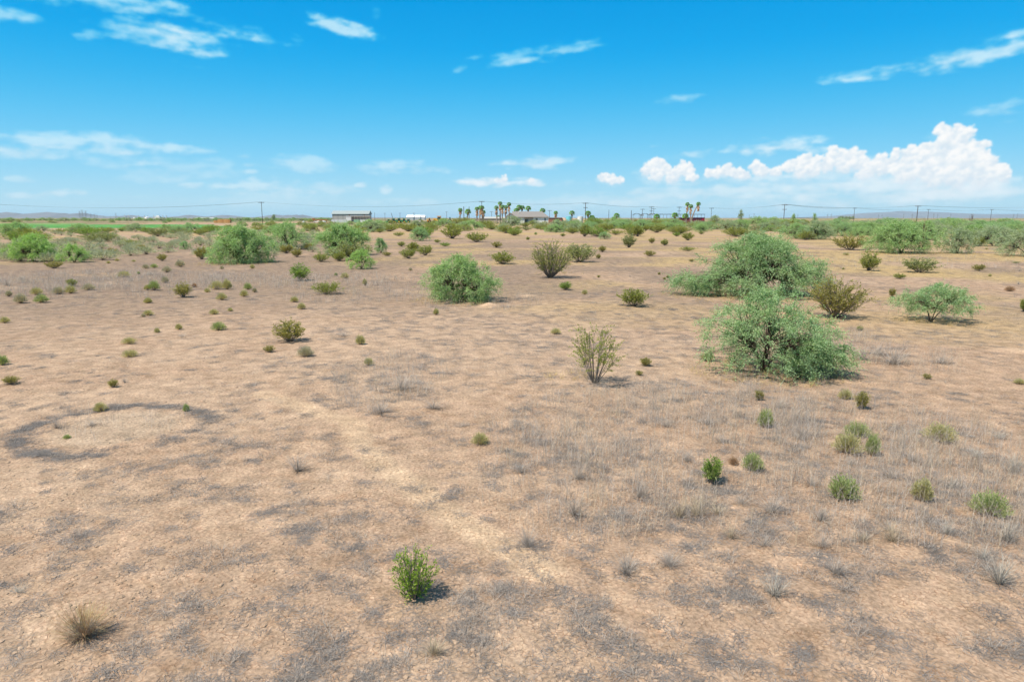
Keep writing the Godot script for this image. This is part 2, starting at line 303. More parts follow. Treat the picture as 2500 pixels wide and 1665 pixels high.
	["creosote", 4.43, -24.69, 1.07, 0.73, "olive", "round olive creosote bush on the open flat, left of the largest mesquite mound"],
	["creosote", 12.82, -75.32, 1.64, 1.73, "grey", "upright two-lobed grey-green creosote bush on the yellow grass, right of centre"],
	["creosote", 18.02, -88.70, 0.93, 0.88, "brown", "small brownish creosote bush in front of the pipe fence, nearest one"],
	["creosote", 18.07, -81.47, 0.99, 0.96, "olive", "small olive creosote bush in front of the tall right-hand palms, fourth away"],
	["creosote", 8.61, -65.44, 0.76, 0.67, "brown", "small brownish creosote bush in front of the pipe fence, second away"],
	["creosote", 11.60, -57.83, 0.98, 0.64, "brown", "small brownish creosote bush in front of the pipe fence, third away"],
	["creosote", 17.28, -67.66, 1.64, 0.54, "olive", "small olive creosote bush in front of the tall right-hand palms, third away"],
	["creosote", 25.48, -99.74, 1.69, 1.26, "olive", "small olive creosote bush in front of the tall right-hand palms, second away"],
	["creosote", 13.40, -51.12, 0.43, 0.24, "brown", "tiny brownish creosote bush in front of the tall right-hand palms"],
	["creosote", 6.89, -54.64, 0.46, 0.48, "brown", "small brownish creosote bush right of the tallest creosote"],
	["creosote", 4.76, -37.52, 0.22, 0.16, "brown", "tiny brownish creosote bush right of the tallest creosote"],
	["creosote", 8.49, -39.40, 0.19, 0.20, "brown", "tiny brownish creosote bush behind the round creosote on the flat, nearest one"],
	["creosote", 8.50, -37.16, 0.22, 0.18, "brown", "tiny brownish creosote bush behind the round creosote on the flat, third away"],
	["creosote", 8.07, -36.07, 0.19, 0.14, "brown", "tiny brownish creosote bush behind the round creosote on the flat, second away"],
	["creosote", 2.36, -102.29, 0.63, 0.60, "olive", "tiny olive creosote bush in front of the white house"],
	["creosote", 8.92, -120.76, 1.01, 0.62, "olive", "tiny olive creosote bush in front of the blue water tank"],
	["creosote", 7.27, -198.06, 1.34, 1.48, "olive", "small olive creosote bush in front of the white house, second away"],
	["creosote", 0.48, -128.49, 2.80, 1.72, "green", "small green creosote bush in front of the white house"],
	["creosote", 4.88, -246.48, 3.37, 1.91, "olive", "small olive creosote bush in front of the white house, nearest one"],
	["creosote", 8.94, -164.15, 4.10, 1.95, "olive", "small olive creosote bush left of the blue water tank"],
	["creosote", 12.87, -172.60, 2.64, 2.57, "olive", "medium olive creosote bush in front of the blue water tank, nearest one"],
	["creosote", 12.43, -142.12, 2.63, 1.67, "olive", "small olive creosote bush in front of the blue water tank"],
	["creosote", 12.72, -120.76, 2.24, 2.57, "olive", "medium olive creosote bush in front of the blue water tank, second away"],
	["creosote", 23.98, -172.60, 3.75, 2.30, "olive", "small olive creosote bush left of the pipe fence"],
	["creosote", 21.96, -120.76, 2.04, 2.38, "olive", "medium olive creosote bush in front of the pipe fence"],
	["creosote", 33.43, -172.60, 1.72, 1.75, "olive", "small olive creosote bush right of the pipe fence, second away"],
	["creosote", 32.09, -152.93, 4.19, 2.40, "olive", "medium olive creosote bush right of the pipe fence"],
	["creosote", 28.87, -120.76, 1.46, 0.94, "green", "small green creosote bush in front of the tall right-hand palms"],
	["creosote", 40.32, -165.50, 2.00, 1.03, "olive", "tiny olive creosote bush in front of the tall right-hand palms, nearest one"],
	["creosote", 59.89, -232.29, 5.60, 2.35, "olive", "small olive creosote bush in front of the tall right-hand palms, nearest one"],
	["creosote", 51.13, -188.78, 4.71, 2.81, "olive", "medium olive creosote bush in front of the tall right-hand palms"],
	["creosote", 37.66, -137.27, 1.15, 0.63, "olive", "tiny olive creosote bush in front of the tall right-hand palms, second away"],
	["creosote", 54.48, -301.76, 9.22, 3.29, "olive", "small olive creosote bush right of the pipe fence, nearest one"],
	["creosote", 35.08, -301.76, 8.25, 3.91, "green", "small green creosote bush right of the blue water tank"],
	["creosote", 49.14, -301.76, 6.31, 2.10, "olive", "tiny olive creosote bush in front of the pipe fence"],
	["creosote", 61.27, -301.76, 10.19, 3.29, "olive", "small olive creosote bush right of the pipe fence, third away"],
	["creosote", 83.41, -354.76, 9.12, 3.76, "olive", "small olive creosote bush left of the tall right-hand palms"],
	["creosote", 34.43, -70.04, 3.23, 1.90, "brown", "round brown-olive creosote bush on the right flat, fanned stems showing at its foot"],
	["creosote", 22.11, -42.36, 1.27, 1.36, "olive", "tall leaning two-lobed creosote bush right of the largest mesquite mound"],
	["creosote", 24.22, -40.62, 2.08, 1.11, "grey", "wide loose creosote bush in front of the big light green mesquite at the right"],
	["creosote", 20.71, -36.47, 0.59, 0.38, "olive", "small leafy creosote bush in front of the wide loose one at the right"],
	["creosote", 28.63, -41.91, 0.72, 0.48, "brown", "small brownish creosote bush behind the rusty dome shrub"],
	["creosote", 43.64, -102.29, 2.56, 1.53, "olive", "medium olive creosote bush left of the fanned brown-olive creosote"],
	["creosote", 53.06, -78.28, 1.58, 1.18, "olive", "medium olive creosote bush right of the tallest pole on the right"],
	["creosote", 101.50, -262.51, 4.85, 2.45, "brown", "small brownish creosote bush left of the fanned brown-olive creosote"],
	["creosote", 93.20, -232.29, 7.47, 3.02, "olive", "small olive creosote bush left of the fanned brown-olive creosote"],
	["creosote", 36.23, -49.22, 0.48, 0.19, "olive", "tiny olive creosote bush behind the rusty dome shrub"],
	["creosote", 15.51, -27.69, 0.32, 0.43, "brown", "medium brownish creosote bush in front of the leaning two-lobed creosote"],
	["creosote", 17.72, -23.41, 0.35, 0.56, "olive", "medium olive creosote bush in front of the rusty dome shrub"],
	["creosote", 20.97, -43.29, 0.18, 0.17, "olive", "tiny olive creosote bush left of the leaning two-lobed creosote"],
	["creosote", 21.55, -46.89, 0.17, 0.22, "olive", "tiny olive creosote bush in front of the fanned brown-olive creosote"],
	["creosote", 10.52, -21.99, 2.04, 1.45, "brown", "big brown-olive creosote bush pressed against the right of the blue-green mesquites"],
	["creosote", 1.61, -12.94, 1.14, 1.20, "olive", "tall open creosote bush with bare grey stems, left of the nearest mesquite"],
	["creosote", 2.96, -14.78, 0.26, 0.22, "brown", "small twiggy creosote seedling, upper of two beside the tall open creosote"],
	["creosote", 2.64, -13.83, 0.17, 0.13, "brown", "small twiggy creosote seedling, lower of two beside the tall open creosote"],
	["creosote", -5.89, -17.79, 0.87, 0.67, "brown", "brown-olive creosote bush with a flat dark base on the left flat, apart from others"],
	["creosote", -5.93, -16.35, 0.29, 0.21, "brown", "small brownish creosote bush left of the lone brown-olive creosote"],
	["creosote", -9.70, -12.85, 0.29, 0.19, "brown", "small brown creosote sprig near the left edge on bare pale soil"],
	["creosote", -7.68, -12.78, 0.21, 0.19, "brown", "small brownish creosote bush in front of the two flat dome shrubs"],
	["creosote", 10.07, -19.48, 0.19, 0.19, "olive", "small olive creosote bush left of the forked-trunk mesquite"],
	["creosote", 4.47, -15.25, 0.30, 0.23, "brown", "small brownish creosote bush left of the nearest mesquite"],
	["creosote", 8.46, -13.55, 0.18, 0.14, "brown", "small brownish creosote bush in front of the forked-trunk mesquite"],
	["creosote", 4.38, -11.72, 0.18, 0.23, "brown", "medium brownish creosote bush in front of the nearest mesquite"],
	["creosote", 5.97, -11.26, 0.25, 0.36, "brown", "large brownish creosote bush behind the cluster of three dome shrubs"],
	["creosote", 2.46, -7.94, 0.27, 0.40, "green", "dark green upright shrub in the grey grass, in front of the nearest mesquite"],
	["creosote", -0.84, -5.36, 0.45, 0.49, "lime", "vivid green creosote shoot alone on cracked soil, bottom centre"],
	["dome", -32.65, -55.56, 0.38, 0.26, "grey", "tiny grey dome shrub right of the small umbrella-shaped mesquite"],
	["dome", -29.79, -51.66, 0.39, 0.24, "yellow", "tiny yellow-green dome shrub right of the small umbrella-shaped mesquite, second away"],
	["dome", -28.58, -48.49, 0.33, 0.22, "yellow", "tiny yellow-green dome shrub right of the small umbrella-shaped mesquite, nearest one"],
	["dome", -28.31, -51.26, 0.35, 0.18, "yellow", "tiny yellow-green dome shrub in front of the green field"],
	["dome", -36.79, -61.40, 0.94, 0.56, "grey", "small grey dome shrub right of the small umbrella-shaped mesquite"],
	["dome", -22.21, -45.80, 0.68, 0.55, "grey", "small grey dome shrub behind the upright brown-green creosote, third away"],
	["dome", -23.21, -44.36, 0.52, 0.33, "green", "small green dome shrub behind the upright brown-green creosote"],
	["dome", -23.44, -43.77, 0.51, 0.34, "grey", "small grey dome shrub behind the upright brown-green creosote, fourth away"],
	["dome", -20.56, -40.70, 0.61, 0.45, "grey", "small grey dome shrub behind the upright brown-green creosote, second away"],
	["dome", -21.33, -37.52, 0.75, 0.39, "yellow", "small yellow-green dome shrub right of the small umbrella-shaped mesquite"],
	["dome", -21.59, -39.48, 0.21, 0.20, "green", "tiny green dome shrub left of the upright brown-green creosote"],
	["dome", -15.96, -30.32, 0.56, 0.54, "green", "medium green dome shrub left of the upright brown-green creosote"],
	["dome", -16.26, -30.32, 0.32, 0.31, "yellow", "small yellow-green dome shrub left of the upright brown-green creosote, third away"],
	["dome", -17.31, -34.01, 0.40, 0.40, "grey", "small grey dome shrub behind the upright brown-green creosote, nearest one"],
	["dome", -14.97, -32.06, 0.27, 0.25, "brown", "small brownish dome shrub behind the upright brown-green creosote"],
	["dome", -13.28, -29.63, 0.30, 0.23, "yellow", "small yellow-green dome shrub right of the upright brown-green creosote, nearest one"],
	["dome", -13.47, -31.04, 0.74, 0.47, "yellow", "medium yellow-green dome shrub right of the upright brown-green creosote"],
	["dome", -12.99, -31.04, 0.48, 0.55, "yellow", "medium yellow-green dome shrub in front of the dense dome-shaped mesquite"],
	["dome", -12.05, -31.04, 0.43, 0.37, "green", "small green dome shrub in front of the dense dome-shaped mesquite"],
	["dome", -11.10, -28.13, 0.39, 0.34, "yellow", "small yellow-green dome shrub in front of the dense dome-shaped mesquite"],
	["dome", -11.30, -29.85, 0.25, 0.26, "grey", "small grey dome shrub in front of the dense dome-shaped mesquite"],
	["dome", -11.45, -26.77, 0.46, 0.34, "yellow", "small yellow-green dome shrub right of the upright brown-green creosote, second away"],
	["dome", -13.81, -25.71, 0.33, 0.25, "yellow", "small yellow-green dome shrub left of the upright brown-green creosote, second away"],
	["dome", -18.09, -26.06, 0.57, 0.38, "green", "bright green dome shrub near the left edge, greenest of its row"],
	["dome", -20.12, -28.75, 0.53, 0.37, "yellow", "small yellow-green dome shrub behind the bright green edge shrub"],
	["dome", -18.76, -25.88, 0.53, 0.44, "grey", "medium grey dome shrub left of the bright green edge shrub"],
	["dome", -20.84, -28.13, 0.29, 0.31, "grey", "small grey dome shrub left of the bright green edge shrub"],
	["dome", -19.34, -28.97, 0.54, 0.39, "grey", "small grey dome shrub right of the bright green edge shrub"],
	["dome", -18.95, -29.18, 0.50, 0.42, "yellow", "small yellow-green dome shrub right of the bright green edge shrub"],
	["dome", -19.03, -30.56, 0.62, 0.36, "grey", "small grey dome shrub in front of the small umbrella-shaped mesquite"],
	["dome", -18.41, -43.39, 0.30, 0.27, "grey", "tiny grey dome shrub left of the dense dome-shaped mesquite"],
	["dome", -16.65, -43.87, 0.37, 0.34, "yellow", "small yellow-green dome shrub right of the dense dome-shaped mesquite"],
	["dome", -9.04, -36.89, 0.50, 0.38, "yellow", "small yellow-green dome shrub left of the flat-topped two-trunked mesquite"],
	["dome", -9.98, -38.70, 0.23, 0.21, "green", "tiny green dome shrub left of the flat-topped two-trunked mesquite"],
	["dome", -7.10, -32.87, 0.26, 0.39, "yellow", "slim pale yellow shrub in front of the flat-topped two-trunked mesquite"],
	["dome", -8.42, -26.23, 0.36, 0.27, "yellow", "small yellow-green dome shrub left of the creosote with a raised arm, second away"],
	["dome", -7.50, -24.11, 0.33, 0.27, "yellow", "small yellow-green dome shrub left of the creosote with a raised arm, nearest one"],
	["dome", -3.26, -29.18, 0.35, 0.30, "brown", "small brownish dome shrub left of the broad central mesquite"],
	["dome", -6.24, -42.00, 0.29, 0.22, "grey", "tiny grey dome shrub right of the slim young mesquite"],
	["dome", -2.65, -23.67, 0.19, 0.15, "yellow", "tiny yellow-green dome shrub left of the broad central mesquite"],
	["dome", -4.83, -15.63, 0.43, 0.30, "grey", "medium grey dome shrub in front of the lone brown-olive creosote"],
	["dome", -9.85, -17.26, 0.39, 0.20, "yellow", "upper of two flat dome shrubs on bare soil at the left"],
	["dome", -8.92, -15.61, 0.38, 0.21, "yellow", "lower of two flat dome shrubs on bare soil at the left"],
	["dome", -8.51, -19.52, 0.47, 0.30, "green", "bright yellow-green dome shrub on a small shadowed base, left flat"],
	["dome", -12.26, -22.78, 0.37, 0.22, "yellow", "small yellow-green dome shrub left of the upright brown-green creosote, fourth away"],
	["dome", -12.21, -22.37, 0.16, 0.15, "grey", "tiny grey dome shrub left of the upright brown-green creosote"],
	["dome", -13.80, -25.71, 0.32, 0.22, "yellow", "small yellow-green dome shrub left of the upright brown-green creosote, nearest one"],
	["dome", -10.05, -22.78, 0.34, 0.22, "yellow", "small yellow-green dome shrub behind the bright yellow-green dome shrub"],
	["dome", -9.80, -23.52, 0.21, 0.16, "yellow", "tiny yellow-green dome shrub behind the bright yellow-green dome shrub"],
	["dome", -9.74, -19.68, 0.22, 0.22, "yellow", "small yellow-green dome shrub left of the bright yellow-green dome shrub"],
	["dome", -10.11, -19.16, 0.17, 0.18, "yellow", "small yellow-green dome shrub behind the two flat dome shrubs"],
	["dome", -15.68, -20.85, 0.32, 0.23, "yellow", "small yellow-green dome shrub left of the bright green edge shrub"],
	["dome", -11.13, -14.57, 0.27, 0.27, "green", "green dome shrub cut off by the left edge of the picture"],
	["dome", -3.88, -17.16, 0.28, 0.31, "yellow", "medium yellow-green dome shrub right of the lone brown-olive creosote"],
	["dome", -3.13, -14.57, 0.24, 0.21, "yellow", "small yellow-green dome shrub right of the lone brown-olive creosote"],
	["dome", 1.23, -18.90, 0.33, 0.20, "yellow", "small yellow-green dome shrub left of the round creosote on the flat"],
	["dome", -2.57, -22.84, 0.22, 0.26, "yellow", "small yellow-green dome shrub left of the broad central mesquite"],
	["dome", 3.07, -28.71, 0.30, 0.25, "yellow", "small yellow-green dome shrub right of the tallest creosote"],
	["dome", 4.59, -133.62, 0.73, 0.60, "green", "tiny green dome shrub in front of the white house"],
	["dome", 28.99, -59.56, 0.64, 0.28, "yellow", "tiny yellow-green dome shrub in front of the fanned brown-olive creosote"],
	["dome", 22.20, -30.32, 0.47, 0.29, "brown", "round rusty brown dome shrub by the right edge"],
	["dome", 26.58, -37.95, 0.23, 0.17, "yellow", "tiny yellow-green dome shrub behind the rusty dome shrub, nearest one"],
	["dome", 49.40, -71.54, 0.39, 0.21, "yellow", "tiny yellow-green dome shrub behind the rusty dome shrub, second away"],
	["dome", 5.99, -11.88, 0.27, 0.22, "yellow", "medium yellow-green dome shrub behind the cluster of three dome shrubs"],
	["dome", 3.94, -10.20, 0.28, 0.35, "green", "dome shrub on a narrow dark foot, in front of the nearest mesquite"],
	["dome", 5.19, -9.85, 0.41, 0.25, "green", "upper back dome shrub of the three clustered in the grey grass at the right"],
	["dome", 4.66, -9.05, 0.45, 0.34, "yellow", "front dome shrub of the three clustered in the grey grass at the right"],
	["dome", 4.98, -8.99, 0.23, 0.37, "green", "tall narrow two-tiered dome shrub, right one of the three clustered together"],
	["dome", 6.30, -9.63, 0.50, 0.31, "yellow", "wide sparse yellow-green dome shrub right of the cluster of three"],
	["dome", 3.09, -8.33, 0.29, 0.28, "green", "green-topped dome shrub with pale straw base beside a rusty dead one"],
	["dome", 2.92, -8.56, 0.15, 0.13, "brown", "small rusty dead shrub left of a green-topped dome shrub"],
	["dome", 3.83, -7.44, 0.37, 0.34, "green", "flat green-topped dome shrub with tan stems, alone amid grey grass, lower right"],
	["dome", 4.71, -7.40, 0.27, 0.31, "yellow", "pale yellow-green ball shrub in grey grass, second from the right edge"],
	["dome", 5.25, -7.04, 0.43, 0.31, "green", "large bright green dome shrub close to the right edge, lowest of the green ones"],
	["dome", 9.98, -13.05, 0.22, 0.13, "yellow", "small yellow-green dome shrub in front of the forked-trunk mesquite"],
	["dome", -6.91, -11.06, 0.24, 0.18, "yellow", "sparse yellow-green weed on the rim of the pale ring in the soil"],
	["dome", -5.47, -11.06, 0.13, 0.16, "green", "small green dome shrub in front of the two flat dome shrubs, nearest one"],
	["dome", -6.57, -9.65, 0.12, 0.08, "green", "small green dome shrub in front of the two flat dome shrubs, second away"],
	["dome", -0.46, -9.44, 0.28, 0.20, "yellow", "medium yellow-green dome shrub left of the tall open creosote"],
	["tuft", -23.96, -32.32, 1.44, 0.64, "grey", "medium grey grass tuft left of the bright green edge shrub"],
	["tuft", -25.79, -35.87, 0.99, 0.36, "grey", "small grey grass tuft in front of the leftmost big tree"],
	["tuft", -19.65, -35.23, 0.72, 0.35, "grey", "small grey grass tuft left of the upright brown-green creosote"],
	["tuft", -20.51, -38.70, 1.23, 0.28, "grey", "small grey grass tuft behind the upright brown-green creosote"],
	["tuft", -13.22, -19.68, 0.37, 0.11, "grey", "tiny grey grass tuft in front of the bright green edge shrub"],
	["tuft", -9.02, -18.38, 0.49, 0.17, "grey", "small grey grass tuft left of the bright yellow-green dome shrub"],
	["tuft", -7.67, -13.14, 0.25, 0.15, "grey", "small grey grass tuft in front of the two flat dome shrubs"],
	["tuft", 7.20, -43.29, 0.51, 0.20, "grey", "tiny grey grass tuft behind the round creosote on the flat, second away"],
	["tuft", 6.56, -37.88, 0.27, 0.18, "grey", "tiny grey grass tuft behind the round creosote on the flat, nearest one"],
	["tuft", 24.60, -33.09, 0.31, 0.23, "grey", "tiny grey grass tuft behind the rusty dome shrub, nearest one"],
	["tuft", 31.11, -41.91, 0.62, 0.28, "grey", "tiny grey grass tuft behind the rusty dome shrub, second away"],
	["tuft", 8.13, -15.46, 1.22, 0.56, "grey", "left part of the dense silvery grass mound right of the nearest mesquite"],
	["tuft", 8.56, -14.95, 1.37, 0.59, "grey", "right part of the dense silvery grass mound right of the nearest mesquite"],
	["tuft", 8.78, -16.02, 1.07, 0.45, "grey", "large grey grass tuft in front of the forked-trunk mesquite"],
	["tuft", 9.62, -14.95, 0.82, 0.38, "grey", "medium grey grass tuft in front of the forked-trunk mesquite"],
	["tuft", 2.33, -8.68, 0.41, 0.22, "grey", "medium grey grass tuft behind the dark green upright shrub, nearest one"],
	["tuft", 1.82, -6.98, 0.50, 0.27, "straw", "large straw-grey grass tuft in front of the dark green upright shrub, second away"],
	["tuft", 2.21, -6.43, 0.33, 0.19, "straw", "medium straw-grey grass tuft in front of the dark green upright shrub, second away"],
	["tuft", 2.87, -7.06, 0.60, 0.27, "grey", "large grey grass tuft left of the flat green-topped shrub"],
	["tuft", 1.48, -5.92, 0.51, 0.19, "grey", "large grey grass tuft in front of the dark green upright shrub, nearest one"],
	["tuft", 6.38, -8.92, 0.59, 0.18, "pale", "medium pale grey grass tuft behind the pale yellow-green ball shrub"],
	["tuft", 6.45, -8.33, 0.42, 0.42, "pale", "tall pale stalks in a clump at the right edge"],
	["tuft", 4.28, -9.59, 0.61, 0.31, "grey", "large grey grass tuft left of the cluster of three dome shrubs"],
	["tuft", 6.22, -9.96, 0.48, 0.13, "grey", "small grey grass tuft right of the cluster of three dome shrubs"],
	["tuft", 3.08, -10.38, 0.58, 0.20, "grey", "medium grey grass tuft behind the dark green upright shrub, third away"],
	["tuft", 4.59, -11.28, 0.56, 0.24, "grey", "medium grey grass tuft in front of the nearest mesquite"],
	["tuft", 2.61, -7.28, 0.44, 0.18, "grey", "medium grey grass tuft in front of the dark green upright shrub"],
	["tuft", 3.63, -7.83, 0.44, 0.20, "grey", "medium grey grass tuft left of the flat green-topped shrub"],
	["tuft", 3.29, -6.83, 0.41, 0.23, "grey", "large grey grass tuft in front of the flat green-topped shrub, nearest one"],
	["tuft", 4.75, -8.13, 0.51, 0.22, "grey", "medium grey grass tuft behind the pale yellow-green ball shrub"],
	["tuft", 5.34, -7.83, 0.37, 0.20, "pale", "medium pale grey grass tuft right of the pale yellow-green ball shrub"],
	["tuft", 4.43, -6.50, 0.35, 0.20, "pale", "large pale grey grass tuft left of the largest green dome shrub"],
	["tuft", 4.96, -6.37, 0.41, 0.33, "pale", "large pale grey grass tuft in front of the largest green dome shrub, nearest one"],
	["tuft", 4.47, -5.99, 0.35, 0.19, "pale", "large pale grey grass tuft in front of the largest green dome shrub, second away"],
	["tuft", 3.90, -6.57, 0.38, 0.17, "grey", "medium grey grass tuft in front of the pale yellow-green ball shrub"],
	["tuft", 3.52, -6.37, 0.35, 0.16, "straw", "medium straw-grey grass tuft in front of the flat green-topped shrub"],
	["tuft", 2.48, -6.24, 0.38, 0.16, "grey", "medium grey grass tuft in front of the flat green-topped shrub"],
	["tuft", 2.26, -7.03, 0.42, 0.18, "straw", "medium straw-grey grass tuft in front of the dark green upright shrub, nearest one"],
	["tuft", 4.47, -8.57, 0.40, 0.17, "grey", "medium grey grass tuft in front of the cluster of three dome shrubs"],
	["tuft", 2.38, -10.22, 0.54, 0.17, "grey", "medium grey grass tuft right of the tall open creosote"],
	["tuft", 3.03, -9.46, 0.44, 0.18, "grey", "medium grey grass tuft behind the dark green upright shrub, second away"],
	["tuft", 5.43, -8.81, 0.52, 0.20, "grey", "medium grey grass tuft right of the cluster of three dome shrubs"],
	["tuft", 7.26, -9.75, 0.58, 0.19, "pale", "medium pale grey grass tuft behind the largest green dome shrub"],
	["tuft", -7.04, -10.13, 0.34, 0.24, "grey", "bluish grey tuft on the left rim of the pale ring in the soil"],
	["tuft", -6.58, -10.25, 0.44, 0.16, "grey", "grey tuft on the far rim of the pale ring in the soil"],
	["tuft", -3.30, -4.77, 0.57, 0.34, "rust", "large fan-shaped dead tuft with rusty tips, bottom left"],
	["tuft", -4.28, -5.43, 0.26, 0.11, "pale", "pale grey flattened tuft at the bottom left edge"],
	["tuft", -0.58, -4.58, 0.31, 0.28, "straw", "grey tuft with two long dead stalks, below the vivid green shoot"],
	["tuft", 0.16, -6.31, 0.46, 0.28, "grey", "grey tuft at the end of the pale trail, right of the vivid green shoot"],
	["tuft", -2.78, -8.39, 0.55, 0.33, "grey", "grey wiry tuft left of the pale trail"],
	["tuft", -2.08, -12.44, 1.10, 0.42, "grey", "large grey grass tuft right of the lone brown-olive creosote"],
	["tuft", -1.32, -11.19, 0.72, 0.28, "grey", "medium grey grass tuft left of the tall open creosote"],
	["tuft", -2.18, -10.95, 0.71, 0.31, "grey", "large grey grass tuft in front of the lone brown-olive creosote"],
	["tuft", 1.05, -5.77, 0.44, 0.30, "grey", "large grey grass tuft in front of the dark green upright shrub, third away"],
	["tuft", 1.47, -5.88, 0.40, 0.20, "grey", "large grey grass tuft in front of the dark green upright shrub, second away"],
	["tuft", 2.24, -5.35, 0.43, 0.30, "pale", "large pale grey grass tuft in front of the flat green-topped shrub"],
	["tuft", 2.01, -6.99, 0.52, 0.28, "straw", "large straw-grey grass tuft in front of the dark green upright shrub, nearest one"],
	["tuft", 0.68, -7.09, 0.53, 0.28, "grey", "large grey grass tuft left of the dark green upright shrub, third away"],
	["tuft", 0.82, -8.12, 0.53, 0.29, "grey", "large grey grass tuft left of the dark green upright shrub, second away"],
	["tuft", 3.06, -6.24, 0.42, 0.21, "grey", "large grey grass tuft in front of the flat green-topped shrub, second away"],
	["tuft", 2.93, -5.70, 0.39, 0.25, "grey", "large grey grass tuft in front of the flat green-topped shrub, third away"],
	["tuft", 4.31, -5.56, 0.52, 0.38, "pale", "large pale grey grass tuft in front of the largest green dome shrub, third away"],
	["tuft", 3.79, -6.33, 0.48, 0.26, "straw", "large straw-grey grass tuft in front of the pale yellow-green ball shrub"],
	["tuft", 0.11, -8.34, 0.48, 0.24, "grey", "large grey grass tuft in front of the tall open creosote"],
	["tuft", -4.63, -18.55, 0.88, 0.22, "grey", "small grey grass tuft right of the lone brown-olive creosote"],
	["tuft", 1.49, -7.55, 0.50, 0.30, "grey", "large grey grass tuft left of the dark green upright shrub, nearest one"],
]

class Shape:
	var v := PackedVector3Array()
	var n := PackedVector3Array()
	var c := PackedColorArray()
	var t := PackedInt32Array()

	func tri(a: Vector3, b: Vector3, d: Vector3, col: Color) -> void:
		var k := v.size()
		var nn := (d - a).cross(b - a).normalized()
		v.append(a); v.append(b); v.append(d)
		n.append(nn); n.append(nn); n.append(nn)
		c.append(col); c.append(col); c.append(col)
		t.append(k); t.append(k + 1); t.append(k + 2)

	func quad(a: Vector3, b: Vector3, d: Vector3, e: Vector3, col: Color, out := Vector3.ZERO) -> void:
		var nn := (d - a).cross(b - a).normalized()
		if out != Vector3.ZERO and nn.dot(out) < 0.0:
			var s := b
			b = e
			e = s
			nn = -nn
		var k := v.size()
		v.append(a); v.append(b); v.append(d); v.append(e)
		n.append(nn); n.append(nn); n.append(nn); n.append(nn)
		c.append(col); c.append(col); c.append(col); c.append(col)
		t.append(k); t.append(k + 1); t.append(k + 2); t.append(k); t.append(k + 2); t.append(k + 3)

	func leaf(p: Vector3, along: Vector3, across: Vector3, col: Color) -> void:
		# a small lens-shaped leaf spray from p; along = its length, across = its half width
		var m := p + along * 0.5
		var nn := along.cross(across).normalized()
		var k := v.size()
		v.append(p); v.append(m + across); v.append(p + along); v.append(m - across)
		n.append(-nn); n.append(-nn); n.append(-nn); n.append(-nn)
		c.append(col); c.append(col); c.append(col); c.append(col)
		t.append(k); t.append(k + 2); t.append(k + 1); t.append(k); t.append(k + 3); t.append(k + 2)

	func blade(p: Vector3, q: Vector3, r: Vector3, w: Vector3, col: Color) -> void:
		# a bent stalk: base p, bend q, tip r, half width w at the base
		quad(p - w, p + w, q + w * 0.7, q - w * 0.7, col)
		tri(q - w * 0.7, q + w * 0.7, r, col)

	func tube(pts: PackedVector3Array, r0: float, r1: float, sides: int, col: Color) -> void:
		var k := v.size()
		var m := pts.size()
		for i in m:
			var d := (pts[mini(i + 1, m - 1)] - pts[maxi(i - 1, 0)]).normalized()
			var s := d.cross(Vector3.UP if absf(d.y) < 0.9 else Vector3.RIGHT).normalized()
			var u := s.cross(d)
			var r := lerpf(r0, r1, float(i) / (m - 1))
			for j in sides:
				var a := TAU * j / sides
				var nn := s * cos(a) + u * sin(a)
				v.append(pts[i] + nn * r)
				n.append(nn)
				c.append(col)
		for i in m - 1:
			for j in sides:
				var a := k + i * sides + j
				var b := k + i * sides + (j + 1) % sides
				t.append(a); t.append(b); t.append(a + sides)
				t.append(b); t.append(b + sides); t.append(a + sides)

	func box(at: Vector3, size: Vector3, col: Color, turn := 0.0) -> void:
		var b := Basis(Vector3.UP, turn)
		var h := size * 0.5
		for ax in 3:
			for s in [-1.0, 1.0]:
				var o := Vector3.ZERO
				o[ax] = s
				var p := Vector3.ZERO
				p[(ax + 1) % 3] = 1.0
				var q := Vector3.ZERO
				q[(ax + 2) % 3] = 1.0
				quad(at + b * ((o - p - q) * h), at + b * ((o + p - q) * h), at + b * ((o + p + q) * h), at + b * ((o - p + q) * h), col, b * o)

	func disc(at: Vector3, r: float, y: Vector3, sides: int, col: Color) -> void:
		var s := y.cross(Vector3.UP if absf(y.y) < 0.9 else Vector3.RIGHT).normalized() * r
		var u := s.cross(y.normalized())
		for j in sides:
			var a := TAU * j / sides
			var b := TAU * (j + 1) / sides
			var p := at + s * cos(a) + u * sin(a)
			var q := at + s * cos(b) + u * sin(b)
			if (q - at).cross(p - at).dot(y) >= 0.0:
				tri(at, p, q, col)
			else:
				tri(at, q, p, col)

	func mesh() -> ArrayMesh:
		var a := []
		a.resize(Mesh.ARRAY_MAX)
		a[Mesh.ARRAY_VERTEX] = v
		a[Mesh.ARRAY_NORMAL] = n
		a[Mesh.ARRAY_COLOR] = c
		a[Mesh.ARRAY_INDEX] = t
		var m := ArrayMesh.new()
		m.add_surface_from_arrays(Mesh.PRIMITIVE_TRIANGLES, a)
		return m


var rng := RandomNumberGenerator.new()
var mats := {}
var taken := {}
var n_height := FastNoiseLite.new()
var n_wide := FastNoiseLite.new()
var n_mid := FastNoiseLite.new()
var n_fine := FastNoiseLite.new()
var n_litter := FastNoiseLite.new()
var n_straw := FastNoiseLite.new()
var started := 0


func _ready() -> void:
	started = Time.get_ticks_msec()
	rng.seed = 4711
	camera_and_light()
	noises()
	ground()
	stage("ground")
	far_land()
	farmstead()
	power_lines()
	stage("far")
	plants()
	stage("plants")
	ground_cover()
	stage("cover")


func stage(s: String) -> void:
	print(s, " ", Time.get_ticks_msec() - started)


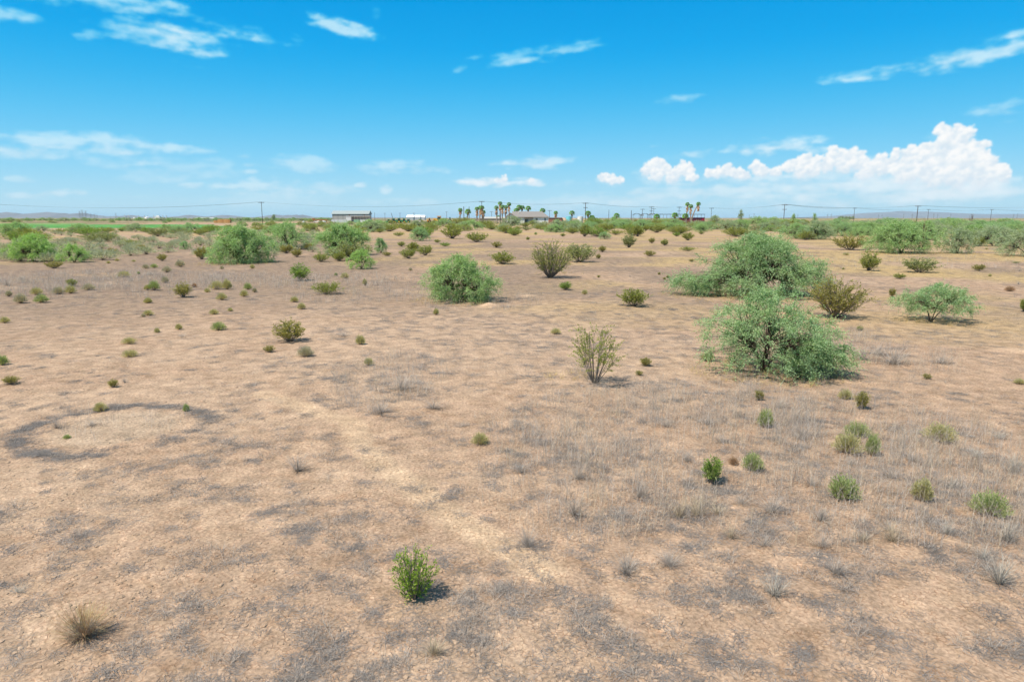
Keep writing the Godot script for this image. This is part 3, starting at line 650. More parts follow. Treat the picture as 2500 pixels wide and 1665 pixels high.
func camera_and_light() -> void:
	var cam := Camera3D.new()
	cam.name = "camera"
	cam.position = Vector3(0, 3.2, 0)
	cam.rotation_degrees = Vector3(-10.22, 0, 0)
	cam.fov = 53.08
	cam.near = 0.1
	cam.far = 80000.0
	add_child(cam)
	var e := Environment.new()
	e.background_mode = Environment.BG_SKY
	e.sky = Sky.new()
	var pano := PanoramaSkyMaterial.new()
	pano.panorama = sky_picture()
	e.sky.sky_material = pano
	e.tonemap_mode = Environment.TONE_MAPPER_LINEAR
	e.tonemap_exposure = 1.6
	e.background_energy_multiplier = 1.0 / 1.6
	e.fog_enabled = true
	e.fog_density = 0.000027
	e.fog_light_color = Color(0.78, 0.91, 1.0)
	e.sdfgi_enabled = true
	e.ssao_enabled = true
	e.ssil_enabled = true
	var we := WorldEnvironment.new()
	we.name = "world"
	we.environment = e
	add_child(we)
	var sun := DirectionalLight3D.new()
	sun.name = "sun"
	sun.light_color = Color(1.0, 0.95, 0.87)
	sun.light_energy = 1.58
	sun.light_angular_distance = 2.0
	sun.shadow_enabled = true
	add_child(sun)
	sun.look_at_from_position(Vector3.ZERO, Vector3(0.48, -1.0, -0.34), Vector3.FORWARD)


# ---------------------------------------------------------------- sky

const SKY_W := 4096
const SKY_H := 2048
const SKY_STOPS := [[0.0, 190, 228, 242], [1.0, 186, 227, 244], [2.5, 166, 221, 246], [4.5, 136, 212, 248], [7.0, 100, 199, 246], [10.0, 58, 183, 242], [13.0, 20, 169, 238], [16.5, 0, 157, 231], [30.0, 0, 140, 216], [90.0, 0, 122, 198]]


func sky_base(el: float) -> Vector3:
	for i in SKY_STOPS.size() - 1:
		if el <= SKY_STOPS[i + 1][0]:
			var a: Array = SKY_STOPS[i]
			var b: Array = SKY_STOPS[i + 1]
			var f: float = clampf((el - a[0]) / (b[0] - a[0]), 0.0, 1.0)
			return Vector3(a[1], a[2], a[3]).lerp(Vector3(b[1], b[2], b[3]), f)
	return Vector3(0, 120, 196)


var sky_rows := 260
var sky_px := PackedVector3Array()
var n_cloud := FastNoiseLite.new()
var n_streak := FastNoiseLite.new()


func sky_blend(x: int, y: int, col: Vector3, a: float) -> void:
	x = posmod(x, SKY_W)
	if y < 0 or y >= sky_rows:
		return
	var k := y * SKY_W + x
	sky_px[k] = sky_px[k].lerp(col, a)


func wisp(az: float, el: float, w: float, h: float, rot: float, alpha: float) -> void:
	var s := SKY_W / 360.0
	var cx := az / 360.0 * SKY_W
	var cy := el * s
	var hw := w * 0.70 * s
	var hh := h * 0.85 * s
	var c := cos(deg_to_rad(rot))
	var d := sin(deg_to_rad(rot))
	var off := az * 31.0 + el * 7.0
	var reach_y := int(hh + absf(d) * hw) + 2
	for yy in range(int(cy) - reach_y, int(cy) + reach_y + 1):
		if yy < 1:
			continue
		for xx in range(int(cx - hw), int(cx + hw) + 1):
			var dx := xx - cx
			var dy := yy - cy
			var lx := (dx * c + dy * d) / hw
			var ly := (-dx * d + dy * c) / hh
			var en := 1.0 - (lx * lx + ly * ly)
			if en <= 0.0:
				continue
			var q := n_streak.get_noise_2d((dx * c + dy * d) * 0.35 + off * 13.0, (-dx * d + dy * c) * 2.2) * 1.1 + n_cloud.get_noise_2d(dx * 2.2 + off, dy * 4.5) * 0.7
			var a := smoothstep(-0.05, 1.15, en * 0.95 + q - 0.28)
			if a > 0.01:
				var lit := 238.0 + 15.0 * clampf(0.4 + q + ly * 0.4, 0.0, 1.0)
				sky_blend(xx, yy, Vector3(lit - 6, lit, minf(255, lit + 5)), a * alpha * 0.85)


func puff(az: float, el: float, r: float, haze: float) -> void:
	var s := SKY_W / 360.0
	var cx := az / 360.0 * SKY_W
	var cy := el * s
	var rr := r * s * 1.25
	for yy in range(int(cy - rr) - 1, int(cy + rr) + 2):
		if yy < 1:
			continue
		for xx in range(int(cx - rr) - 1, int(cx + rr) + 2):
			var dx := (xx - cx) / rr
			var dy := (yy - cy) / rr
			var q := n_cloud.get_noise_2d(xx * 4.2, yy * 4.2) * 0.5 + n_cloud.get_noise_2d(xx * 11.0 + 99.0, yy * 11.0) * 0.3
			var d := sqrt(dx * dx + dy * dy * (1.0 if dy > 0 else 1.7)) + q
			var a := smoothstep(1.0, lerpf(0.30, 0.74, smoothstep(-0.6, 0.3, dy)), d)
			if a > 0.01:
				var lit := clampf(0.60 + 0.55 * dy - 0.15 * dx - q * 0.8, 0.0, 1.0)
				var col := Vector3(204, 225, 241).lerp(Vector3(255, 255, 254), lit)
				sky_blend(xx, yy, col.lerp(sky_base(el), haze), a)


func cumulus(seeds: Array, haze: float) -> void:
	# a soft grey-white body first, then the bright heads
	for i in range(0, seeds.size(), 3):
		var r: float = seeds[i + 2]
		wisp(seeds[i], maxf(seeds[i + 1] - r * 0.6, 0.5), r * 3.4, r * 1.4, 0.0, 0.4)
	for i in range(0, seeds.size(), 3):
		puff(seeds[i], seeds[i + 1] - 0.1, seeds[i + 2] * 0.9, haze)
	for k in 2:
		for i in range(0, seeds.size(), 3):
			for j in 5:
				var a := rng.randf_range(-0.7, PI + 0.7)
				var r: float = seeds[i + 2]
				var out := rng.randf_range(0.25, 0.95)
				puff(seeds[i] + cos(a) * r * out, seeds[i + 1] + sin(a) * r * out * 0.9, r * rng.randf_range(0.18, 0.48), haze)


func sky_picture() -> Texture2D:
	n_cloud.seed = 3
	n_cloud.frequency = 0.02
	n_cloud.fractal_octaves = 5
	n_streak.seed = 8
	n_streak.frequency = 0.03
	n_streak.fractal_octaves = 4
	n_streak.domain_warp_enabled = true
	n_streak.domain_warp_amplitude = 12.0
	sky_px.resize(SKY_W * sky_rows)
	for y in sky_rows:
		var b := sky_base((y + 0.5) * 180.0 / SKY_H)
		for x in SKY_W:
			sky_px[y * SKY_W + x] = b
	# the clouds that the photograph shows, and more of the same kinds all the way round
	for w in WISPS:
		wisp(w[0], w[1], w[2], w[3], w[4], w[5])
	for i in 95:
		var az := rng.randf_range(46.0, 314.0)
		var el := rng.randf_range(0.6, 15.0)
		wisp(az, el, rng.randf_range(2.0, 14.0), rng.randf_range(0.5, 1.7), rng.randf_range(-6, 8), rng.randf_range(0.35, 0.85))
	for g in PUFFS:
		cumulus(g, 0.0)
	for i in 16:
		var az := rng.randf_range(48.0, 312.0)
		var seeds := []
		var wide := rng.randf_range(1.5, 8.0)
		for j in int(wide * 3.0) + 3:
			var r := rng.randf_range(0.4, 0.95)
			seeds.append_array([az + rng.randf_range(-wide, wide) * 0.5, 2.6 + rng.randf() * rng.randf() * 3.0, r])
		cumulus(seeds, 0.0)
	var im := Image.create(SKY_W, SKY_H, false, Image.FORMAT_RGB8)
	im.fill(Color8(150, 140, 125))
	# above the band that is drawn in detail: the same air, with bright broken cloud added out of view to fill the shadows
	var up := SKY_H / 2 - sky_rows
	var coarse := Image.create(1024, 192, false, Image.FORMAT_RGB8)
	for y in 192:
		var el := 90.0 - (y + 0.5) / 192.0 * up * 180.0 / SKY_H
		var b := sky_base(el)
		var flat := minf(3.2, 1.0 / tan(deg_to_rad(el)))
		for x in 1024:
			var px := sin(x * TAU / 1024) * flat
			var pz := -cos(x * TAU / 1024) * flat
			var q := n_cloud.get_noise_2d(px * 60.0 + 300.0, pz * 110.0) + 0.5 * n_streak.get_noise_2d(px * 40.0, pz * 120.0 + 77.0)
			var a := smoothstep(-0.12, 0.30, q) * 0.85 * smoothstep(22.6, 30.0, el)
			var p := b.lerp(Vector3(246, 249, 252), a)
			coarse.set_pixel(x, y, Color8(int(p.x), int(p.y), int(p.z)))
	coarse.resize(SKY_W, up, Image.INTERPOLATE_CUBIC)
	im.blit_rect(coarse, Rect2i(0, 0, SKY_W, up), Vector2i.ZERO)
	var bytes := PackedByteArray()
	bytes.resize(SKY_W * sky_rows * 3)
	for y in sky_rows:
		for x in SKY_W:
			var p := sky_px[(sky_rows - 1 - y) * SKY_W + x]
			var k := (y * SKY_W + x) * 3
			var g := rng.randf() 
			bytes[k] = clampi(int(p.x + g), 0, 255)
			bytes[k + 1] = clampi(int(p.y + g), 0, 255)
			bytes[k + 2] = clampi(int(p.z + g), 0, 255)
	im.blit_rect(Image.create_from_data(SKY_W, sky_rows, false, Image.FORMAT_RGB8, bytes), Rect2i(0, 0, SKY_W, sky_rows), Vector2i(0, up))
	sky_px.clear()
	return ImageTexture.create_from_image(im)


# ---------------------------------------------------------------- helpers

func lin(r: float, g: float, b: float) -> Color:
	return Color(r, g, b)


func mat(key: String, base: Color, rough := 0.9, backlight := Color.BLACK, metal := 0.0) -> StandardMaterial3D:
	# base: real-world base colour, linear; multiplied with the colours of the vertices
	if mats.has(key):
		return mats[key]
	var m := StandardMaterial3D.new()
	m.resource_name = key
	m.albedo_color = base.linear_to_srgb()
	m.vertex_color_use_as_albedo = true
	m.roughness = rough
	m.metallic = metal
	m.metallic_specular = 0.3
	m.cull_mode = BaseMaterial3D.CULL_DISABLED
	if backlight != Color.BLACK:
		m.backlight_enabled = true
		m.backlight = backlight.linear_to_srgb()
	mats[key] = m
	return m


func numbered(called: String) -> String:
	var k: int = taken.get(called, 0)
	taken[called] = k + 1
	return called if k == 0 else "%s_%03d" % [called, k]


func thing(called: String, label: String, category: String, at: Vector3, turn := 0.0, group := "") -> Node3D:
	var o := Node3D.new()
	o.name = numbered(called)
	add_child(o)
	o.position = at
	o.rotation.y = turn
	tag(o, label, category, group)
	return o


func tag(o: Node, label: String, category: String, group := "") -> void:
	o.set_meta("label", label)
	o.set_meta("category", category)
	if group:
		o.set_meta("group", group)


func part(called: String, m: Mesh, material: Material, parent: Node, at := Vector3.ZERO) -> MeshInstance3D:
	var o := MeshInstance3D.new()
	o.name = called
	o.mesh = m
	o.material_override = material
	o.position = at
	parent.add_child(o, true)
	return o


func single(called: String, m: Mesh, material: Material, label: String, category: String, at := Vector3.ZERO, group := "") -> MeshInstance3D:
	var o := part(numbered(called), m, material, self, at)
	tag(o, label, category, group)
	return o


func structure(called: String, m: Mesh, material: Material) -> MeshInstance3D:
	var o := part(called, m, material, self)
	o.set_meta("kind", "structure")
	return o


const ORDINALS := ["first", "second", "third", "fourth", "fifth", "sixth", "seventh", "eighth", "ninth", "tenth", "eleventh", "twelfth", "thirteenth", "fourteenth", "fifteenth", "sixteenth", "seventeenth", "eighteenth", "nineteenth", "twentieth"]


func ordinal(i: int) -> String:
	# 0 = first
	if i < 20:
		return ORDINALS[i]
	if i % 10 == 9:
		return ["thirtieth", "fortieth", "fiftieth", "sixtieth", "seventieth"][i / 10 - 2]
	return ["twenty", "thirty", "forty", "fifty", "sixty", "seventy"][i / 10 - 2] + "-" + ORDINALS[i % 10]


const W := Color(1, 1, 1)


func shade(s: float) -> Color:
	return Color(s, s, s)


func lathe(profile: Array, sides: int, col: Color) -> Shape:
	var s := Shape.new()
	for i in profile.size():
		for j in sides:
			var a := TAU * j / sides
			s.v.append(Vector3(cos(a) * profile[i][0], profile[i][1], sin(a) * profile[i][0]))
			var p: Array = profile[maxi(i - 1, 0)]
			var q: Array = profile[mini(i + 1, profile.size() - 1)]
			var d := Vector2(q[0] - p[0], q[1] - p[1]).normalized()
			s.n.append(Vector3(cos(a) * d.y, -d.x, sin(a) * d.y))
			s.c.append(col)
	for i in profile.size() - 1:
		for j in sides:
			var a := i * sides + j
			var b := i * sides + (j + 1) % sides
			s.t.append_array([a, b, a + sides, b, b + sides, a + sides])
	return s


# ---------------------------------------------------------------- ground

func noises() -> void:
	for p in [[n_height, 11, 0.12, 4], [n_wide, 12, 0.035, 4], [n_mid, 13, 0.30, 4], [n_fine, 14, 1.7, 3], [n_litter, 15, 1.15, 5], [n_straw, 16, 0.05, 4]]:
		p[0].seed = p[1]
		p[0].frequency = p[2]
		p[0].fractal_octaves = p[3]
		p[0].noise_type = FastNoiseLite.TYPE_SIMPLEX_SMOOTH
	n_litter.domain_warp_enabled = true
	n_litter.domain_warp_amplitude = 0.6
	n_litter.domain_warp_frequency = 0.9


func trail(x: float, z: float) -> float:
	var best := 99.0
	var p := Vector2(x, z)
	for i in TRAIL.size() - 1:
		var q := Geometry2D.get_closest_point_to_segment(p, TRAIL[i], TRAIL[i + 1])
		best = minf(best, q.distance_squared_to(p))
	return sqrt(best)


func height(x: float, z: float) -> float:
	var r := sqrt(x * x + z * z)
	var h := n_height.get_noise_2d(x, z) * 0.07 * smoothstep(260.0, 60.0, r)
	if r < 40.0:
		h += n_fine.get_noise_2d(x, z) * 0.016 * smoothstep(40.0, 12.0, r)
	for m in MOUNDS:
		var d := Vector2((x - m[0]) / m[2], (z - m[1]) / m[3]).length_squared()
		if d < 4.0:
			h += m[4] * exp(-d * 2.2)
	return h


# low heaps of pale sand: x, z, half width, half depth, height
const MOUNDS := [[-0.83, -25.2, 0.5, 0.45, 0.14], [0.5, -28.3, 0.5, 0.4, 0.06], [12.2, -16.2, 0.6, 0.4, 0.06]]


func litter(x: float, z: float) -> float:
	# how much dead grass and plant litter lies here, 0 to 1
	var bias := 0.0
	for q in LITTER_ZONES:
		var d := Vector2((x - q[0]) / q[2], (z - q[1]) / q[3]).length_squared()
		if d < 2.2:
			bias += q[4] * smoothstep(2.2, 0.2, d)
	var ring := Vector2(x, z).distance_to(RING)
	bias += 0.25 * exp(-pow((ring - 1.25) / 0.1, 2.0)) - 0.5 * smoothstep(1.2, 0.9, ring)
	var r := sqrt(x * x + z * z)
	if r < 20.0:
		bias -= 0.5 * smoothstep(0.3, 0.12, trail(x, z))
	var q := n_litter.get_noise_2d(x, z) + 0.20 * n_mid.get_noise_2d(x + 90.0, z) + 0.22 * n_fine.get_noise_2d(x * 2.3, z * 2.3) + bias
	return smoothstep(0.16, 0.42, q)


func straw(x: float, z: float) -> float:
	# yellow dry grass: mostly on the far and right-hand flats
	var r := sqrt(x * x + z * z)
	return smoothstep(-0.12, 0.3, n_straw.get_noise_2d(x, z) + 0.30 * smoothstep(30.0, 75.0, r) - 0.22 + clampf(x / r, -0.4, 0.5) * 0.5) * smoothstep(14.0, 34.0, r)


func soil(x: float, z: float) -> Color:
	var r := sqrt(x * x + z * z)
	var a := n_wide.get_noise_2d(x, z)
	var b := n_mid.get_noise_2d(x, z)
	var f := n_fine.get_noise_2d(x * 1.3 + 40.0, z * 1.3)
	var c := Color(0.345, 0.246, 0.173)
	c = c.lerp(Color(0.374, 0.273, 0.195), smoothstep(-0.05, 0.4, b * 0.6 + a * 0.8))
	c = c.lerp(Color(0.262, 0.172, 0.112), smoothstep(0.12, 0.42, f * 0.75 - b * 0.2 - a * 0.15) * 0.42)
	if r > 20.0:
		c = c.lerp(Color(0.375, 0.278, 0.142), straw(x, z) * 0.85)
		c = c.lerp(Color(0.240, 0.180, 0.135), smoothstep(16.0, 34.0, r) * smoothstep(-0.45, 0.25, n_mid.get_noise_2d(x * 0.35 + 7.0, z * 0.35) - clampf(x / r, -0.5, 0.5) * 0.7) * 0.9 * smoothstep(150.0, 80.0, r))
	if r < 22.0:
		c = c.lerp(Color(0.45, 0.335, 0.228), smoothstep(0.30, 0.10, trail(x, z)) * 0.6)
		var ring := Vector2(x, z).distance_to(RING)
		c = c.lerp(Color(0.37, 0.295, 0.22), smoothstep(1.05, 0.7, ring) * 0.55)
	if r > 300.0:
		# beyond the farmstead scrub and fields too far off to tell apart cover most of the soil
		c = c.lerp(Color(0.135, 0.155, 0.075), smoothstep(300.0, 520.0, r) * smoothstep(-0.35, 0.15, n_straw.get_noise_2d(x * 0.12, z * 0.12)) * 0.85)
	for m in MOUNDS:
		var d := Vector2((x - m[0]) / m[2], (z - m[1]) / m[3]).length_squared()
		c = c.lerp(Color(0.46, 0.33, 0.23), smoothstep(1.3, 0.5, d) * 0.8)
	var l := litter(x, z)
	c = c.lerp(Color(0.150, 0.122, 0.107), l * lerpf(0.10, 0.5, smoothstep(9.0, 26.0, r)) * smoothstep(130.0, 50.0, r))
	return c


func soil_textures() -> StandardMaterial3D:
	var size := 1024
	var cells := FastNoiseLite.new()
	cells.seed = 5
	cells.noise_type = FastNoiseLite.TYPE_CELLULAR
	cells.cellular_return_type = FastNoiseLite.RETURN_DISTANCE2_SUB
	cells.cellular_jitter = 1.0
	cells.frequency = 0.040
	cells.fractal_type = FastNoiseLite.FRACTAL_NONE
	cells.domain_warp_enabled = true
	cells.domain_warp_amplitude = 14.0
	cells.domain_warp_frequency = 0.02
	var grain := FastNoiseLite.new()
	grain.seed = 6
	grain.frequency = 0.012
	grain.fractal_octaves = 6
	grain.fractal_gain = 0.62
	var a := cells.get_seamless_image(size, size)
	var b := grain.get_seamless_image(size, size)
	grain.seed = 9
	grain.frequency = 0.03
	var b2 := grain.get_seamless_image(size, size)
	a.convert(Image.FORMAT_L8)
	b.convert(Image.FORMAT_L8)
	b2.convert(Image.FORMAT_L8)
	var pa := a.get_data()
	var pb := b.get_data()
	var pc := b2.get_data()
	var col := PackedByteArray()
	col.resize(size * size * 3)
	var hgt := PackedByteArray()
	hgt.resize(size * size)
	for i in size * size:
		var crack := clampf(pa[i] / 60.0, 0.0, 1.0)   # 0 in a crack, 1 on a plate
		var g := pb[i] / 255.0
		var g2 := pc[i] / 255.0
		var broken := clampf((g - 0.46) * 4.0, 0.0, 1.0)   # where the crust is cracked at all
		crack = lerpf(1.0, crack, broken)
		var k := 0.80 + (g - 0.5) * 0.20 + (g2 - 0.5) * 0.30
		k *= lerpf(0.86, 1.0, crack)
		col[i * 3] = clampi(int(255.0 * k), 0, 255)
		col[i * 3 + 1] = clampi(int(255.0 * k * lerpf(0.95, 1.0, crack)), 0, 255)
		col[i * 3 + 2] = clampi(int(255.0 * k * lerpf(0.92, 1.0, crack)), 0, 255)
		hgt[i] = clampi(int(255.0 * (0.30 + 0.35 * crack * crack + (g - 0.5) * 0.5 + (g2 - 0.5) * 0.55)), 0, 255)
	var m := StandardMaterial3D.new()
	m.resource_name = "soil"
	m.vertex_color_use_as_albedo = true
	m.albedo_color = Color(1.82, 1.82, 1.82).linear_to_srgb()
	m.albedo_texture = ImageTexture.create_from_image(Image.create_from_data(size, size, false, Image.FORMAT_RGB8, col))
	m.heightmap_enabled = true
	m.heightmap_texture = ImageTexture.create_from_image(Image.create_from_data(size, size, false, Image.FORMAT_L8, hgt))
	m.heightmap_scale = 1.1
	m.roughness = 1.0
	m.metallic_specular = 0.15
	# a second, larger and rotated-looking grain so that the first does not repeat
	grain.seed = 21
	grain.frequency = 0.02
	var d := grain.get_seamless_image(512, 512)
	d.convert(Image.FORMAT_L8)
	var pd := d.get_data()
	var dc := PackedByteArray()
	dc.resize(512 * 512 * 3)
	for i in 512 * 512:
		var k := clampi(int(255.0 * (0.90 + (pd[i] / 255.0 - 0.5) * 0.24)), 0, 255)
		dc[i * 3] = k
		dc[i * 3 + 1] = k
		dc[i * 3 + 2] = k
	m.detail_enabled = true
	m.detail_blend_mode = BaseMaterial3D.BLEND_MODE_MUL
	m.detail_uv_layer = BaseMaterial3D.DETAIL_UV_2
	m.detail_albedo = ImageTexture.create_from_image(Image.create_from_data(512, 512, false, Image.FORMAT_RGB8, dc))
	return m


func ground() -> void:
	var radii := PackedFloat32Array([0.0, 0.8, 1.6, 2.4, 3.0])
	var r := 3.4
	while r < 45000.0:
		radii.append(r)
		r *= 1.0095 if r < 45.0 else 1.02 if r < 420.0 else 1.10
	var turns := PackedFloat32Array()
	var a := -180.0
	while a < 179.99:
		turns.append(deg_to_rad(a))
		a += 0.22 if a > -46.0 and a < 46.0 else 2.0
	var nc := turns.size()
	var nr := radii.size()
	var v := PackedVector3Array()
	var n := PackedVector3Array()
	var c := PackedColorArray()
	var uv := PackedVector2Array()
	var uv2 := PackedVector2Array()
	for i in nr:
		for j in nc:
			var x := sin(turns[j]) * radii[i]
			var z := -cos(turns[j]) * radii[i]
			v.append(Vector3(x, height(x, z), z))
			c.append(soil(x, z))
			uv.append(Vector2(x, z) / 1.83)
			uv2.append(Vector2(x * 0.83 + z * 0.55, z * 0.83 - x * 0.55) / 5.7)
	var t := PackedInt32Array()
	for i in nr:
		for j in nc:
			var k := i * nc + j
			if i == 0 or i == nr - 1:
				n.append(Vector3.UP)
			else:
				var du := v[k + nc] - v[k - nc]
				var dv := v[i * nc + (j + 1) % nc] - v[i * nc + (j + nc - 1) % nc]
				var nn := du.cross(dv).normalized()
				n.append(nn if nn.y > 0.0 else -nn)
			if i < nr - 1:
				var b := i * nc + (j + 1) % nc
				t.append(k); t.append(k + nc); t.append(b)
				t.append(b); t.append(k + nc); t.append(b + nc)
	var m := ArrayMesh.new()
	var arr := []
	arr.resize(Mesh.ARRAY_MAX)
	arr[Mesh.ARRAY_VERTEX] = v
	arr[Mesh.ARRAY_NORMAL] = n
	arr[Mesh.ARRAY_COLOR] = c
	arr[Mesh.ARRAY_TEX_UV] = uv
	arr[Mesh.ARRAY_TEX_UV2] = uv2
	arr[Mesh.ARRAY_INDEX] = t
	m.add_surface_from_arrays(Mesh.PRIMITIVE_TRIANGLES, arr)
	structure("ground", m, soil_textures())


# ---------------------------------------------------------------- plants

func rdir() -> Vector3:
	var z := rng.randf_range(-1, 1)
	var a := rng.randf_range(0, TAU)
	var s := sqrt(1.0 - z * z)
	return Vector3(s * cos(a), z, s * sin(a))


func bez(a: Vector3, b: Vector3, d: Vector3, k: int) -> PackedVector3Array:
	var p := PackedVector3Array()
	for i in k + 1:
		var f := float(i) / k
		p.append(a.lerp(b, f).lerp(b.lerp(d, f), f))
	return p


# A mesquite: h and w in metres, clear = the share of the height below the crown, lean = sideways shift of the crown.
# Returns [trunk mesh, crown mesh].
func mesquite_mesh(h: float, w: float, clear: float, clumps: int, twigs: int, leaves: int, leaf: float, limbs: int, lean := Vector2.ZERO, lobes := []) -> Array:
	var wood := Shape.new()
	var green := Shape.new()
	var bark := Color(0.9, 0.85, 0.8)
	var cy := h * (clear + (1.0 - clear) * 0.42)
	var ends := []
	var lump := FastNoiseLite.new()
	lump.seed = rng.randi() % 9999
	lump.frequency = 1.25
	for i in limbs:
		var a := TAU * (i + rng.randf_range(-0.3, 0.3)) / limbs
		var e := Vector3(cos(a) * w * rng.randf_range(0.14, 0.24) + lean.x * 0.6, cy * rng.randf_range(0.75, 1.05), sin(a) * w * rng.randf_range(0.14, 0.24) + lean.y * 0.6)
		var mid := Vector3(cos(a) * w * 0.04 + lean.x * 0.35, e.y * 0.5, sin(a) * w * 0.04 + lean.y * 0.35)
		mid += rdir() * h * 0.05
		wood.tube(bez(Vector3(cos(a), 0, sin(a)) * h * 0.012 - Vector3(0, 0.04, 0), mid, e, 5), h * rng.randf_range(0.016, 0.026), h * 0.009, 6, bark * rng.randf_range(0.85, 1.1))
		ends.append([mid, e])
	for i in clumps:
		var d := rdir()
		# the crown is a dome that is widest low down; clumps gather towards its skin
		var lv := pow(rng.randf(), 0.85)
		var rim := pow(1.0 - pow(lv, 2.3), 0.55) * lerpf(0.80, 1.0, smoothstep(0.0, 0.3, lv))
		var ang := rng.randf() * TAU
		var reach := 1.0 + lump.get_noise_3d(cos(ang) * 1.3, lv * 2.2, sin(ang) * 1.3) * 0.62
		var rr := pow(rng.randf(), 0.42) * reach
		var p := Vector3(cos(ang) * w * 0.47 * rim * rr, h * lerpf(clear, 0.95, lv * (1.0 - 0.10 * (1.0 - rr))), sin(ang) * w * 0.47 * rim * rr)
		p.y *= lerpf(1.0, reach, 0.35 * lv)
		p += Vector3(lean.x, 0, lean.y)
		if lobes.size() and i % 3 == 0:
			# some crowns have an arm or a second top of their own: x, y, z, radius
			var l: Array = lobes[(i / 3) % lobes.size()]
			p = Vector3(l[0], l[1], l[2]) + Vector3(d.x * l[3], absf(d.y) * l[3] * 0.75, d.z * l[3]) * rr
		p.y = maxf(p.y, 0.08 * h)
		var best: Array = ends[0]
		for e in ends:
			if e[1].distance_squared_to(p) < best[1].distance_squared_to(p):
				best = e
		var from: Vector3 = best[0].lerp(best[1], rng.randf_range(0.4, 1.0))
		var bend := from.lerp(p, 0.5) + Vector3(0, h * 0.05, 0) + rdir() * h * 0.03
		wood.tube(bez(from, bend, p, 3), h * 0.0065, h * 0.0016, 3, bark * rng.randf_range(0.8, 1.15))
		var out := (p - Vector3(lean.x, cy * 0.6, lean.y)).normalized()
		var tone := rng.randf_range(0.82, 1.16)
		var warm := rng.randf_range(-0.07, 0.07)
		for k in twigs:
			var td := (out * 0.75 + rdir() * 0.95 + Vector3(0, 0.15, 0)).normalized()
			var s := p + rdir() * h * 0.035
			var tl := h * rng.randf_range(0.07, 0.24)
			var droop := rng.randf_range(0.1, 0.75)
			var b := rng.randf_range(0.86, 1.14) * tone
			var col := Color(b * (1.0 + warm), b, b * (1.0 - warm))
			var tip := s + td * tl - Vector3(0, tl * droop, 0)
			if k % 4 == 0:
				wood.tube(PackedVector3Array([s, s + td * tl * 0.6 - Vector3(0, tl * droop * 0.36, 0), tip]), h * 0.0018, h * 0.0008, 3, bark)
			for q in leaves:
				var f := (q + rng.randf()) / leaves
				var at := s + td * tl * f - Vector3(0, tl * droop * f * f, 0)
				var ld := (td * 0.55 + rdir() * 0.8 - Vector3(0, 0.35, 0)).normalized()
				var side := ld.cross(Vector3.UP + rdir() * 0.9).normalized()
				var ll := leaf * rng.randf_range(0.65, 1.3)
				green.leaf(at, ld * ll, side * ll * 0.115, col * rng.randf_range(0.85, 1.15))
	return [wood.mesh(), green.mesh()]


# A creosote bush: stems fan out of one crown at the ground, leaves gather towards their ends.
func creosote_mesh(h: float, w: float, stems: int, twigs: int, leaves: int, leaf: float, bare: float, thick := 1.0) -> Array:
	var wood := Shape.new()
	var green := Shape.new()
	for i in stems:
		var a := TAU * (i + rng.randf()) / stems
		var lean := pow(rng.randf(), 0.6)
		var hh := h * (1.0 - 0.45 * lean * lean) * rng.randf_range(0.72, 1.02)
		var rad := w * 0.5 * lean * rng.randf_range(0.75, 1.02)
		var tip := Vector3(cos(a) * rad, hh, sin(a) * rad)
		var mid := Vector3(cos(a) * rad * 0.62, hh * 0.42, sin(a) * rad * 0.62) + rdir() * h * 0.04
		var path := bez(Vector3(cos(a), 0, sin(a)) * h * 0.02 - Vector3(0, 0.02, 0), mid, tip, 4)
		wood.tube(path, h * 0.010 * thick, h * 0.003 * thick, 4, Color(1, 1, 1) * rng.randf_range(0.8, 1.15))
		var tone := rng.randf_range(0.8, 1.2)
		for k in twigs:
			var f := lerpf(bare, 1.0, pow((k + rng.randf()) / twigs, 0.8))
			var q := path[0].lerp(mid, f).lerp(mid.lerp(tip, f), f)
			var out := Vector3(cos(a), 0.9, sin(a)) * 0.6
			var td := (out + rdir() * 0.75).normalized()
			var tl := h * rng.randf_range(0.10, 0.22)
			wood.tube(PackedVector3Array([q, q + td * tl]), h * 0.003 * thick, h * 0.001, 3, Color(1, 1, 1) * rng.randf_range(0.8, 1.15))
			for l in leaves:
				var at := q + td * tl * lerpf(0.25, 1.05, (l + rng.randf()) / leaves) + rdir() * leaf * 0.5
				var ld := (td * 0.9 + rdir() * 0.75 + Vector3(0, 0.35, 0)).normalized()
				var ll := leaf * rng.randf_range(0.7, 1.3)
				green.leaf(at, ld * ll, ld.cross(Vector3.UP + rdir() * 0.9).normalized() * ll * 0.24, Color(1, 1, 1) * (tone * rng.randf_range(0.72, 1.25)))
	return [wood.mesh(), green.mesh()]


